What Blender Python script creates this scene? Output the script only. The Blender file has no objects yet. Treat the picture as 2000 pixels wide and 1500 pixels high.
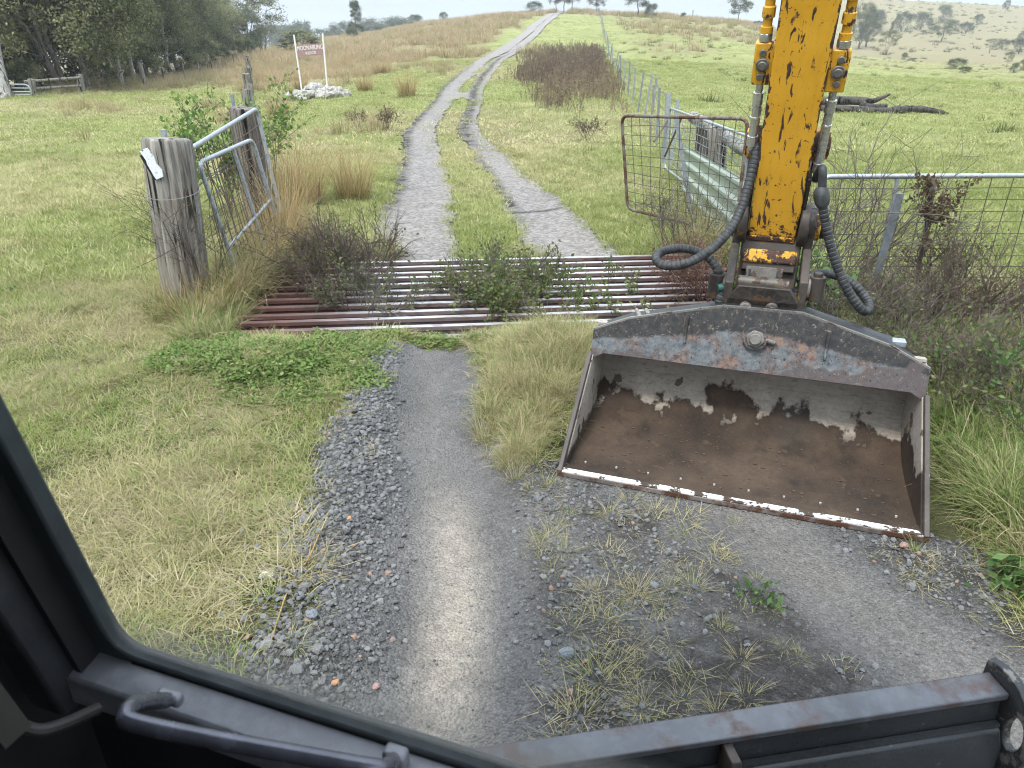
import bpy, bmesh, math, random
import numpy as np
from mathutils import Vector, Matrix
R = math.radians
S = bpy.context.scene
COL = S.collection
random.seed(11)
rng = np.random.default_rng(11)

# ------------------------------------------------------------------ camera, sky, sun, exposure
EYE = 2.0
FOC = 1387.0
PITCH = math.atan2(652.0, FOC)
SP, CP = math.sin(PITCH), math.cos(PITCH)
cam = bpy.data.cameras.new('camera')
cam.lens = 36.0 * FOC / 2000.0
cam.sensor_width = 36.0
cam.clip_start = 0.03
cam.clip_end = 4000.0
cam.dof.use_dof = True
cam.dof.focus_distance = 5.0
cam.dof.aperture_fstop = 8.0
camo = bpy.data.objects.new('camera', cam)
camo.location = (0, 0, EYE)
camo.rotation_euler = (math.pi / 2 - PITCH, 0, 0)
COL.objects.link(camo)
S.camera = camo

SUN_EL, SUN_AZ = R(58), R(-150)      # azimuth measured clockwise from the view direction (+Y)
world = bpy.data.worlds.new('World')
S.world = world
world.use_nodes = True
wt = world.node_tree
bg = wt.nodes['Background']
sky = wt.nodes.new('ShaderNodeTexSky')
sky.sky_type = 'NISHITA'
sky.sun_disc = False
sky.sun_elevation = SUN_EL
sky.sun_rotation = SUN_AZ
sky.dust_density = 3.0
wc = wt.nodes.new('ShaderNodeTexCoord')
wn = wt.nodes.new('ShaderNodeTexNoise')
wn.inputs['Scale'].default_value = 2.2
wn.inputs['Detail'].default_value = 5
wm = wt.nodes.new('ShaderNodeMapRange')
wm.inputs[1].default_value = 0.3
wm.inputs[2].default_value = 0.75
wm.inputs[3].default_value = 0.70
wm.inputs[4].default_value = 0.97
wx = wt.nodes.new('ShaderNodeMix')
wx.data_type = 'RGBA'
CLOUD = (6.5, 7.25, 8.25, 1)
wx.inputs[7].default_value = CLOUD
# an overcast dome is several times brighter overhead than at the horizon
wz = wt.nodes.new('ShaderNodeSeparateXYZ'); wg = wt.nodes.new('ShaderNodeMapRange')
wg.inputs[1].default_value = 0.0; wg.inputs[2].default_value = 0.9; wg.inputs[3].default_value = 0.45; wg.inputs[4].default_value = 2.45
wv = wt.nodes.new('ShaderNodeVectorMath'); wv.operation = 'SCALE'; wv.inputs[0].default_value = CLOUD[:3]
wt.links.new(wc.outputs['Generated'], wz.inputs[0]); wt.links.new(wz.outputs[2], wg.inputs[0]); wt.links.new(wg.outputs[0], wv.inputs['Scale']); wt.links.new(wv.outputs[0], wx.inputs[7])
wt.links.new(wc.outputs['Generated'], wn.inputs['Vector'])
wt.links.new(wn.outputs[0], wm.inputs[0])
wt.links.new(wm.outputs[0], wx.inputs[0])
wt.links.new(sky.outputs[0], wx.inputs[6])
wt.links.new(wx.outputs[2], bg.inputs['Color'])
bg.inputs['Strength'].default_value = 0.1

sl = bpy.data.lights.new('sun', 'SUN')
sl.energy = 1.5
sl.angle = R(10)
sl.color = (1.0, 0.95, 0.87)
so = bpy.data.objects.new('sun', sl)
sdir = Vector((math.sin(SUN_AZ) * math.cos(SUN_EL), math.cos(SUN_AZ) * math.cos(SUN_EL), math.sin(SUN_EL)))
so.rotation_euler = sdir.to_track_quat('Z', 'Y').to_euler()
so.location = sdir * 60
COL.objects.link(so)
S.view_settings.view_transform = 'Standard'
S.view_settings.look = 'None'
S.view_settings.exposure = 1.14
S.view_settings.gamma = 1.0
S.cycles.pixel_filter_type = 'BLACKMAN_HARRIS'
S.cycles.filter_width = 1.1
S.cycles.max_bounces = 8
S.cycles.transparent_max_bounces = 12
S.cycles.volume_bounces = 0
S.cycles.use_denoising = True

# ------------------------------------------------------------------ helpers
def P(u, v, s):
    """photo pixel (2000 wide) at depth s along the optical axis -> metres in the place"""
    xc, yc = (u - 1000) / FOC, (750 - v) / FOC
    return Vector((s * xc, s * (CP + yc * SP), EYE + s * (-SP + yc * CP)))

def PZ(u, v, z):
    yc = (750 - v) / FOC
    return P(u, v, (EYE - z) / (SP - yc * CP))

def PY(u, v, y):
    yc = (750 - v) / FOC
    return P(u, v, y / (CP + yc * SP))

MANG = math.atan2(-0.325, 0.946)
MR = Matrix.Rotation(MANG, 4, 'Z')
MRI = MR.inverted()
def W2M(p):
    return MRI @ Vector(p)

class MB:
    def __init__(self):
        self.v, self.f, self.tex = [], [], None
    def add(self, vs, fs):
        o = len(self.v)
        self.v += [tuple(x) for x in vs]
        self.f += [tuple(i + o for i in f) for f in fs]
        return self
    def box(self, c, dx, dy, dz, ax=None):
        c = Vector(c)
        ax = ax or (Vector((1, 0, 0)), Vector((0, 1, 0)), Vector((0, 0, 1)))
        vs = []
        for i in (-.5, .5):
            for j in (-.5, .5):
                for k in (-.5, .5):
                    vs.append(c + ax[0] * (dx * i) + ax[1] * (dy * j) + ax[2] * (dz * k))
        return self.add(vs, [(0, 1, 3, 2), (4, 6, 7, 5), (0, 4, 5, 1), (2, 3, 7, 6), (0, 2, 6, 4), (1, 5, 7, 3)])
    def beam(self, p, q, w, h, up=(0, 0, 1)):
        p, q = Vector(p), Vector(q)
        d = (q - p); L = d.length; d.normalize()
        s = d.cross(Vector(up))
        if s.length < 1e-4: s = d.cross(Vector((0, 1, 0)))
        s.normalize(); t = s.cross(d)
        return self.box((p + q) / 2, L, w, h, (d, s, t))
    def tube(self, pts, r, seg=8, cap=True, jit=0.0):
        pts = [Vector(p) for p in pts]
        n = len(pts)
        rs = r if hasattr(r, '__len__') else [r] * n
        vs, fs, ref = [], [], None
        for i, p in enumerate(pts):
            a, b = pts[max(i - 1, 0)], pts[min(i + 1, n - 1)]
            d = (b - a)
            if d.length < 1e-9: d = Vector((0, 0, 1))
            d.normalize()
            if ref is None:
                ref = d.orthogonal().normalized()
            ref = (ref - d * ref.dot(d))
            if ref.length < 1e-6: ref = d.orthogonal()
            ref.normalize(); o = d.cross(ref)
            for k in range(seg):
                t = 2 * math.pi * k / seg
                rr = rs[i] * (1 + (random.uniform(-jit, jit) if jit else 0))
                vs.append(p + ref * (rr * math.cos(t)) + o * (rr * math.sin(t)))
        for i in range(n - 1):
            for k in range(seg):
                k2 = (k + 1) % seg
                fs.append((i * seg + k, i * seg + k2, (i + 1) * seg + k2, (i + 1) * seg + k))
        if cap:
            fs.append(tuple(range(seg))[::-1])
            fs.append(tuple((n - 1) * seg + k for k in range(seg)))
        return self.add(vs, fs)
    def cyl(self, p, q, r, seg=20, r2=None):
        return self.tube([p, q], [r, r if r2 is None else r2], seg)
    def prism(self, poly, off):
        poly = [Vector(p) for p in poly]; off = Vector(off); n = len(poly)
        vs = poly + [p + off for p in poly]
        fs = [tuple(range(n)), tuple(range(2 * n - 1, n - 1, -1))]
        fs += [(i, i + n, (i + 1) % n + n, (i + 1) % n) for i in range(n)]
        return self.add(vs, fs)
    def build(self, name, mat, parent=None, bevel=0, smooth=35, subd=0, inv=None):
        me = bpy.data.meshes.new(name)
        me.from_pydata(self.v, [], self.f)
        bm = bmesh.new(); bm.from_mesh(me)
        bmesh.ops.recalc_face_normals(bm, faces=bm.faces)
        bm.to_mesh(me); bm.free()
        if smooth:
            me.shade_smooth(); me.set_sharp_from_angle(angle=R(smooth))
        me.materials.append(mat)
        if self.tex is not None:
            a = me.attributes.new('tex', 'FLOAT_VECTOR', 'POINT')
            a.data.foreach_set('vector', np.array(self.tex, dtype=np.float32).ravel())
        return link(name, me, parent, bevel, subd)

def link(name, me, parent=None, bevel=0, subd=0):
    ob = bpy.data.objects.new(name, me)
    COL.objects.link(ob)
    if parent is not None:
        ob.parent = parent
        if parent.type == 'EMPTY' and not parent.get('local'):
            ob.matrix_parent_inverse = Matrix.Translation(-parent.location)
    if bevel:
        m = ob.modifiers.new('bevel', 'BEVEL'); m.width = bevel; m.segments = 2; m.limit_method = 'ANGLE'; m.angle_limit = R(40)
    if subd:
        m = ob.modifiers.new('subd', 'SUBSURF'); m.levels = m.render_levels = subd
    return ob

def npmesh(name, V, F, mat, smooth=False, attrs=None):
    """mesh from numpy: V (n,3), F (m,k) all k-gons"""
    V = np.asarray(V, dtype=np.float32); F = np.asarray(F, dtype=np.int32)
    me = bpy.data.meshes.new(name)
    k = F.shape[1]
    me.vertices.add(len(V)); me.vertices.foreach_set('co', V.ravel())
    me.loops.add(F.size); me.loops.foreach_set('vertex_index', F.ravel())
    me.polygons.add(len(F))
    me.polygons.foreach_set('loop_start', np.arange(0, F.size, k, dtype=np.int32))
    me.polygons.foreach_set('loop_total', np.full(len(F), k, dtype=np.int32))
    if smooth:
        me.polygons.foreach_set('use_smooth', np.ones(len(F), dtype=bool))
    me.update(calc_edges=True)
    for nm, (ty, arr) in (attrs or {}).items():
        a = me.attributes.new(nm, ty, 'POINT')
        a.data.foreach_set('vector' if ty == 'FLOAT_VECTOR' else 'value', np.asarray(arr, dtype=np.int32 if ty == 'INT' else np.float32).ravel())
    if mat: me.materials.append(mat)
    return me

def tag(o, label=None, cat=None, group=None, kind=None):
    if label: o['label'] = label
    if cat: o['category'] = cat
    if group: o['group'] = group
    if kind: o['kind'] = kind
    return o

def thing(name, label, cat, loc, group=None):
    o = bpy.data.objects.new(name, None)
    o.empty_display_size = 0.2
    o.location = loc
    COL.objects.link(o)
    return tag(o, label, cat, group)

def copy_tree(o, parent=None):
    c = o.copy(); COL.objects.link(c)
    if parent is not None: c.parent = parent
    for ch in [x for x in o.children]:
        copy_tree(ch, c)
    return c

# ------------------------------------------------------------------ material helpers
class NT:
    def __init__(self, name):
        self.m = bpy.data.materials.new(name)
        self.m.use_nodes = True
        self.t = self.m.node_tree
        self.t.nodes.clear()
        self.out = self.t.nodes.new('ShaderNodeOutputMaterial')
    def set(self, node, key, val):
        if val is None: return
        s = node.inputs[key]
        if isinstance(val, bpy.types.NodeSocket): self.t.links.new(val, s)
        else:
            if s.type == 'RGBA' and len(val) == 3: val = (*val, 1)
            s.default_value = val
    def n(self, ty, ins=(), **props):
        nd = self.t.nodes.new('ShaderNode' + ty)
        for k, v in props.items(): setattr(nd, k, v)
        for k, v in dict(ins).items(): self.set(nd, k, v)
        return nd
    def obj(self): return self.n('TexCoord').outputs['Object']
    def pos(self): return self.n('NewGeometry').outputs['Position']
    def attr(self, name, inst=False, out='Fac'):
        return self.n('Attribute', attribute_name=name, attribute_type='INSTANCER' if inst else 'GEOMETRY').outputs[out]
    def map(self, vec, sc=(1, 1, 1), rot=(0, 0, 0), loc=(0, 0, 0)):
        return self.n('Mapping', {'Vector': vec, 'Scale': sc, 'Rotation': rot, 'Location': loc}).outputs[0]
    def noise(self, vec, scale, detail=4, rough=.55, dist=0.0):
        return self.n('TexNoise', {'Vector': vec, 'Scale': scale, 'Detail': detail, 'Roughness': rough, 'Distortion': dist}).outputs[0]
    def vor(self, vec, scale, feature='F1', out='Distance', rnd=1.0):
        return self.n('TexVoronoi', {'Vector': vec, 'Scale': scale, 'Randomness': rnd}, feature=feature).outputs[out]
    def rng(self, v, a, b, c=0.0, d=1.0, smooth=False):
        return self.n('MapRange', {0: v, 1: a, 2: b, 3: c, 4: d}, interpolation_type='SMOOTHSTEP' if smooth else 'LINEAR').outputs[0]
    def math(self, op, a, b=None, c=None):
        nd = self.n('Math', {0: a}, operation=op)
        if b is not None: self.set(nd, 1, b)
        if c is not None: self.set(nd, 2, c)
        return nd.outputs[0]
    def mix(self, f, a, b, mode='MIX'):
        nd = self.n('Mix', {0: f, 6: a, 7: b}, data_type='RGBA', blend_type=mode)
        return nd.outputs[2]
    def hsv(self, col, h=.5, s=1.0, v=1.0):
        return self.n('HueSaturation', {'Hue': h, 'Saturation': s, 'Value': v, 'Color': col}).outputs[0]
    def sep(self, v): return self.n('SeparateXYZ', {0: v}).outputs
    def bump(self, h, st=.3, dist=.01):
        return self.n('Bump', {'Height': h, 'Strength': st, 'Distance': dist}).outputs[0]
    def pbr(self, col, rough=.6, metal=0.0, normal=None, spec=.4, **kw):
        p = self.n('BsdfPrincipled', {'Base Color': col, 'Roughness': rough, 'Metallic': metal, 'Specular IOR Level': spec})
        if normal is not None: self.set(p, 'Normal', normal)
        self.t.links.new(p.outputs[0], self.out.inputs[0])
        return self.m
    def leafy(self, col, trans=.35, tcol=None):
        d = self.n('BsdfDiffuse', {'Color': col})
        t = self.n('BsdfTranslucent', {'Color': tcol or col})
        g = self.n('BsdfGlossy', {'Color': (.9, .9, .9, 1), 'Roughness': .5})
        mx = self.n('MixShader', {0: trans, 1: d.outputs[0], 2: t.outputs[0]})
        m2 = self.n('MixShader', {0: .012, 1: mx.outputs[0], 2: g.outputs[0]})
        self.t.links.new(m2.outputs[0], self.out.inputs[0])
        return self.m

def simple(name, col, rough=.6, metal=0, var=.25, scale=8, bump=0.0, spec=.4):
    t = NT(name)
    o = t.obj()
    n = t.noise(o, scale, 5, .65)
    c = t.mix(t.rng(n, .3, .7), tuple(x * (1 - var) for x in col), tuple(min(1, x * (1 + var)) for x in col))
    nm = t.bump(t.noise(o, scale * 6, 4), bump, .005) if bump else None
    return t.pbr(c, t.rng(n, .3, .7, rough - .08, rough + .08), metal, nm, spec)
# ------------------------------------------------------------------ numpy noise, terrain
_perm = np.random.default_rng(5).random((256, 256))
def vnoise(x, y):
    xi, yi = np.floor(x).astype(int), np.floor(y).astype(int)
    fx, fy = x - xi, y - yi
    fx, fy = fx * fx * (3 - 2 * fx), fy * fy * (3 - 2 * fy)
    g = lambda i, j: _perm[i & 255, j & 255]
    return (g(xi, yi) * (1 - fx) + g(xi + 1, yi) * fx) * (1 - fy) + (g(xi, yi + 1) * (1 - fx) + g(xi + 1, yi + 1) * fx) * fy
def fbm(x, y, sc, oc=4, seed=0):
    x, y = np.asarray(x, float) * sc + seed * 17.3, np.asarray(y, float) * sc + seed * 9.1
    s, a, t = 0, 1, 0
    for _ in range(oc):
        s = s + a * vnoise(x, y); t += a
        x, y, a = x * 2.03 + 5.2, y * 2.03 + 1.7, a * .55
    return s / t
def sst(x, a, b):
    t = np.clip((np.asarray(x, float) - a) / (b - a), 0, 1)
    return t * t * (3 - 2 * t)

NY = np.array([0, 10, 16, 25, 40, 60, 90, 130, 170, 210, 300, 450, 600, 900.])
NA = np.array([-1.2, -.75, -.5, -.33, -.2, -.1, 0, .07, .15, .28, .42, .55, .65, .8, 1.2])
NZ = np.array([
    [0, 0, 0, 0, -.1, -.8, -2, -4, -5, -6, -6, -6, -6, -6],
    [0, 0, 0, 0, -.1, -.8, -2, -4, -5, -6, -6, -6, -6, -6],
    [0, 0, 0, 0, 0, -.3, -1.2, -2.5, -3, -3, -3, -4, -5, -6],
    [0, 0, 0, .05, .2, .5, 1.1, 1.5, 1.2, .5, 0, -1, -2, -4],
    [0, 0, .05, .15, .4, .9, 1.8, 3.1, 4.7, 5.0, 3, 0, -3, -5],
    [0, 0, .08, .25, .55, 1.1, 2.6, 5.0, 7.0, 8.4, 6, 0, -5, -5],
    [0, 0, .1, .3, .6, 1.25, 3.0, 6.1, 8.5, 10.2, 8, 2, -5, -5],
    [0, 0, .1, .3, .6, 1.25, 3.05, 6.3, 9.0, 11.0, 9, 3, -5, -5],
    [0, 0, .1, .25, .55, 1.2, 2.9, 6.0, 8.6, 10.3, 8, 2, -4, -5],
    [0, 0, .05, .15, .4, 1.0, 2.4, 4.9, 7.2, 8.7, 7, 4, 6, 0],
    [0, 0, 0, .05, .1, .3, .6, 1.0, 1.45, 2.2, 9.5, 28, 31, 25],
    [0, 0, 0, 0, 0, 0, -.1, -.3, .2, 1.3, 8, 26, 29, 25],
    [0, 0, 0, 0, -.1, -.3, -.75, -.8, -.4, .4, 6.5, 24, 28, 25],
    [0, 0, 0, -.1, -.2, -.5, -1.0, -1.2, -.8, 0, 6, 23, 27, 25],
    [0, 0, 0, -.1, -.2, -.5, -1.0, -1.2, -.8, 0, 6, 23, 27, 25]])
def _pchip(x, y, q):
    h = np.diff(x); d = np.diff(y) / h
    m = np.zeros_like(y)
    for i in range(1, len(y) - 1):
        if d[i - 1] * d[i] > 0:
            w1, w2 = 2 * h[i] + h[i - 1], h[i] + 2 * h[i - 1]
            m[i] = (w1 + w2) / (w1 / d[i - 1] + w2 / d[i])
    m[0], m[-1] = d[0], d[-1]
    q = np.clip(q, x[0], x[-1])
    k = np.clip(np.searchsorted(x, q) - 1, 0, len(x) - 2)
    t = (q - x[k]) / h[k]
    return ((1 + 2 * t) * (1 - t) ** 2) * y[k] + t * (1 - t) ** 2 * h[k] * m[k] + t * t * (3 - 2 * t) * y[k + 1] + t * t * (t - 1) * h[k] * m[k + 1]

TY = np.array([-5, 5.2, 7.3, 10.2, 15.6, 20.2, 28, 36, 58, 70, 92, 140, 205, 260.])
TX = np.array([0, -.0, -.19, -.5, -1.27, -1.85, -2.0, -2.25, -1.87, -.7, 1.3, 6.1, 13.8, 19])
def track_x(y): return _pchip(TY, TX, np.asarray(y, float))
LRY = np.array([-2, .8, 1.5, 2.44, 4.25, 5.2]); LRX = np.array([-.2, -.2, -.2, -.24, -.54, -.62])
RRY = np.array([-2, .8, 1.87, 2.5, 3.2, 5.2]); RRX = np.array([2.6, 1.95, 1.56, 1.24, 1.05, .95])
# cattle grid frame
GO = np.array([-2.16, 5.03]); GE = np.array([.996, .0897]); GF = np.array([-.0897, .996]); GL, GD = 4.48, 2.10
def grid_uv(x, y):
    dx, dy = x - GO[0], y - GO[1]
    return dx * GE[0] + dy * GE[1], dx * GF[0] + dy * GF[1]

def near_gravel(x, y):
    """0..1, bare gravel of the near approach (in front of the cattle grid)"""
    n = (fbm(x, y, 2.5, 4, 3) - .5)
    left = np.interp(y, [0, 1.5, 3.8, 4.4, 4.8, 5.15], [-.76, -.80, -1.06, -1.06, -.98, -.85])
    right = np.interp(y, [0, 2.4, 2.9, 3.3, 3.8, 4.6, 5.0, 5.15], [2.15, 1.95, 1.7, .15, -.13, -.22, -.3, -.36])
    m = np.minimum(x - left, right - x) + n * .42
    u, w = grid_uv(x, y)
    return np.where((w < -.05) & (y < 5.3), sst(m, -.07, .07), 0.0)

def far_track(x, y):
    """0..1, the two wheel tracks beyond the grid"""
    lat = x - track_x(y)
    n = (fbm(x, y, 1.8, 4, 7) - .5)
    amp = .38 + .1 * sst(y, 20, 60)
    o = np.interp(y, [7, 10, 12, 15.6, 20, 28, 36, 58, 90, 200], [1.40, 1.34, 1.2, 1.06, .94, .92, 1.0, 1.15, 1.2, 1.3]) - np.abs(lat) + n * amp * .7
    med = np.interp(y, [7, 14, 22, 30, 45, 70, 120], [.39, .32, .30, .28, .22, .15, .05])
    med = med * sst(fbm(y, y * 0 + 3, .25, 3, 2), .34, .5) * np.where(y > 20, 1, 0) + np.where(y > 20, 0, med)
    i = np.abs(lat - .11 * sst(y, 9, 14)) - med + n * amp * .6
    m = np.minimum(o, i)
    u, w = grid_uv(x, y)
    return np.where(w > GD - .06, sst(m, -.07, .07), 0.0)

def height_raw(x, y):
    x, y = np.asarray(x, float), np.asarray(y, float)
    a = x / np.maximum(y, 6.0)
    a = np.clip(a, -1.2, 1.2)
    prof = [_pchip(NY, z, y) for z in NZ]
    prof = np.stack(prof)
    k = np.clip(np.searchsorted(NA, a) - 1, 0, len(NA) - 2)
    t = (a - NA[k]) / (NA[k + 1] - NA[k]); t = t * t * (3 - 2 * t) * .6 + t * .4
    ii = np.indices(a.shape)
    z = prof[(k, *ii)] * (1 - t) + prof[(k + 1, *ii)] * t
    far = sst(y, 12, 60)
    z = z + far * (fbm(x, y, .05, 4, 1) - .5) * 1.1 * sst(y, 20, 160) + far * (fbm(x, y, .25, 3, 2) - .5) * .22
    near = 1 - far
    z = z + near * ((fbm(x, y, .6, 3, 4) - .5) * .07 + (fbm(x, y, 3, 3, 5) - .5) * .02)
    # wheel ruts press in, grass verges stand a little proud
    lr, rr = np.abs(x - np.interp(y, LRY, LRX)), np.abs(x - np.interp(y, RRY, RRX))
    nb = 1 - sst(y, 5.1, 5.4)
    z = z - nb * .035 * (1 - sst(lr, .15, .5)) - nb * .03 * (1 - sst(rr, .15, .5))
    z = z + .13 * np.exp(-(((x - .35) / .42) ** 2 + ((y - 4.5) / .75) ** 2))
    z = z + .06 * np.exp(-(((x + .85) / .2) ** 2)) * nb * sst(y, .5, 1.5)
    z = z + .08 * np.exp(-(((x + 1.75) / .6) ** 2 + ((y - 4.6) / .35) ** 2))
    lat = np.abs(x - track_x(y))
    z = z - (1 - nb) * .05 * (1 - sst(lat, .9, 1.6)) * (1 - sst(y, 60, 100))
    u, w = grid_uv(x, y)
    pit = sst(u, -.06, .02) * sst(GL + .06 - u, 0, .08) * sst(w, .0, .07) * sst(GD - w, .0, .07)
    ba, bb = x * .946 - y * .325, x * .325 + y * .946
    bm_ = sst(ba, -.95, -.80) * sst(1.08 - ba, 0, .15) * sst(bb, 2.9, 3.05) * sst(4.2 - bb, 0, .15)
    z = z * (1 - bm_) - .012 * bm_
    return z - .42 * pit

def axis(lo, hi, a, b, d, g):
    """dense step d in [a,b], growing by g outside, to lo / hi"""
    mid = np.arange(a, b + 1e-6, d)
    up, s, v = [], d, b
    while v < hi:
        s *= g; v += s; up.append(v)
    dn, s, v = [], d, a
    while v > lo:
        s *= g; v -= s; dn.append(v)
    return np.array(dn[::-1] + list(mid) + up)
GX = axis(-1100, 1100, -3.6, 3.6, .06, 1.045)
GY = axis(-60, 1300, .4, 7.8, .06, 1.035)
MX, MY = np.meshgrid(GX, GY, indexing='ij')
MZ = height_raw(MX, MY)
def gz(x, y):
    x, y = np.asarray(x, float), np.asarray(y, float)
    i = np.clip(np.searchsorted(GX, x) - 1, 0, len(GX) - 2); j = np.clip(np.searchsorted(GY, y) - 1, 0, len(GY) - 2)
    tx, ty = (x - GX[i]) / (GX[i + 1] - GX[i]), (y - GY[j]) / (GY[j + 1] - GY[j])
    return (MZ[i, j] * (1 - tx) + MZ[i + 1, j] * tx) * (1 - ty) + (MZ[i, j + 1] * (1 - tx) + MZ[i + 1, j + 1] * tx) * ty
def gp(x, y, dz=0.0):
    return Vector((x, y, float(gz(x, y)) + dz))
def hit(u, v, y0=2.0, y1=900.0):
    """where the ray through a photo pixel meets the ground"""
    ys = np.geomspace(y0, y1, 1500)
    yc = (750 - v) / FOC; xc = (u - 1000) / FOC
    s = ys / (CP + yc * SP)
    xs, zs = s * xc, EYE + s * (-SP + yc * CP)
    b = np.nonzero(zs <= gz(xs, ys))[0]
    k = b[0] if len(b) else int(np.argmin(zs - gz(xs, ys)))
    return Vector((xs[k], ys[k], float(gz(xs[k], ys[k]))))
def px2m(p, px):
    """how many metres px photo pixels span at place p"""
    s = p.y * CP + (EYE - p.z) * SP
    return px * s / FOC

# how brown and dry the pasture is, 0..1
def dryness(x, y):
    a = x / np.maximum(y, 4.0)
    lat = x - track_x(y)
    n = fbm(x, y, .06, 4, 11)
    n2 = fbm(x, y, .4, 3, 12)
    left = sst(-lat, 2.5, 8) * sst(y + (n - .5) * 30, 26, 46) * sst(a, -.42, -.36)
    left = np.maximum(left, sst(-lat, 2, 5) * sst(y + (n - .5) * 30, 60, 85) * sst(a, -.42, -.36))
    strip = sst(a, -.62, -.52) * (1 - sst(a, -.37, -.33)) * sst(y - 38 - (a + .56) * 60 + (n - .5) * 10, 2, 9)
    top = sst(y + (n - .5) * 70, 115, 180) * .85
    top = np.maximum(top, .62 * sst(lat, 8, 14) * sst(y + (n2 - .5) * 60 + (n - .5) * 90, 45, 110))
    farhill = sst(a, .36, .44) * sst(y + (n - .5) * 40 - 90 * (.5 - a), 120, 175)
    d = np.maximum(np.maximum(left, top), np.maximum(farhill, strip))
    d = d * (.55 + .45 * sst(n2, .3, .55))
    lawn = (.18 + .55 * sst(fbm(x, y, .9, 4, 13), .42, .7)) * (1 - sst(y, 6, 13)) * sst(-x, .5, 1.2)
    field = (.42 * sst(fbm(x, y, .16, 4, 14), .40, .62) + .22) * (1 - .5 * sst(x, 2, 6))
    return np.clip(np.maximum(d, np.maximum(lawn, field * np.where(y > 9, 1, .6))), 0, 1)

track_any = lambda x, y: np.maximum(near_gravel(x, y), far_track(x, y))
soil = np.clip(track_any(MX, MY) * 1.0, 0, 1)
uu, ww = grid_uv(MX, MY)
pitm = np.where((uu > -.1) & (uu < GL + .1) & (ww > -.05) & (ww < GD + .05), 1.0, 0.0)
soil = np.maximum(soil, pitm)

def ground_mat():
    t = NT('pasture')
    p = t.pos()
    dry, so_ = t.attr('dry'), t.attr('soil')
    n1, n2, n3 = t.noise(p, .5, 6, .65), t.noise(p, 7, 5, .7), t.noise(p, .09, 5, .6)
    nf = t.noise(p, 55, 3, .7)
    g = t.mix(t.rng(n1, .35, .65), (.195, .235, .07), (.32, .34, .12))
    g = t.mix(t.rng(n2, .35, .72), g, (.265, .25, .11))
    g = t.mix(t.rng(n3, .4, .62, 0, .6), g, (.34, .345, .135))
    d = t.mix(t.rng(n2, .3, .7), (.19, .14, .08), (.31, .245, .15))
    d = t.mix(t.rng(n1, .35, .62, 0, .65), d, (.23, .215, .10))
    ff = t.rng(t.math('ADD', dry, t.math('MULTIPLY', t.math('SUBTRACT', n2, .5), .7)), .3, .7)
    c = t.mix(ff, g, d)
    # dark tufts and clumps seen from far off
    cl = t.rng(t.noise(t.map(p, (1, 1, .3)), .9, 3, .6), .62, .7)
    c = t.mix(t.math('MULTIPLY', cl, .45), c, (.06, .075, .025))
    c = t.mix(t.rng(nf, .3, .75, 0, .35), c, (.06, .06, .022))
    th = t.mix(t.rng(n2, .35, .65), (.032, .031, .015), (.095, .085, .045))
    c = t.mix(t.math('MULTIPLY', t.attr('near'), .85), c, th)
    s = t.mix(t.rng(n2, .3, .7), (.05, .042, .032), (.10, .085, .066))
    c = t.mix(t.rng(t.math('ADD', so_, t.math('MULTIPLY', t.math('SUBTRACT', n2, .5), .6)), .3, .6), c, s)
    b = t.bump(t.math('ADD', t.math('MULTIPLY', n2, .5), nf), .9, .05)
    return t.pbr(c, .9, 0, b, .15)
M_ground = ground_mat()

def grid_faces(nx, ny):
    i, j = np.meshgrid(np.arange(nx - 1), np.arange(ny - 1), indexing='ij')
    a = (i * ny + j).ravel()
    return np.stack([a, a + ny, a + ny + 1, a + 1], 1)
me = npmesh('pasture', np.stack([MX.ravel(), MY.ravel(), MZ.ravel()], 1), grid_faces(len(GX), len(GY)), M_ground, True,
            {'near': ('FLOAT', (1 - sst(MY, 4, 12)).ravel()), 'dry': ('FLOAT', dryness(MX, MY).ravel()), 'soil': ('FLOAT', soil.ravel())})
tag(link('ground', me), 'green and straw coloured pasture rolling up to a low hill', 'ground', None, 'structure')

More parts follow.
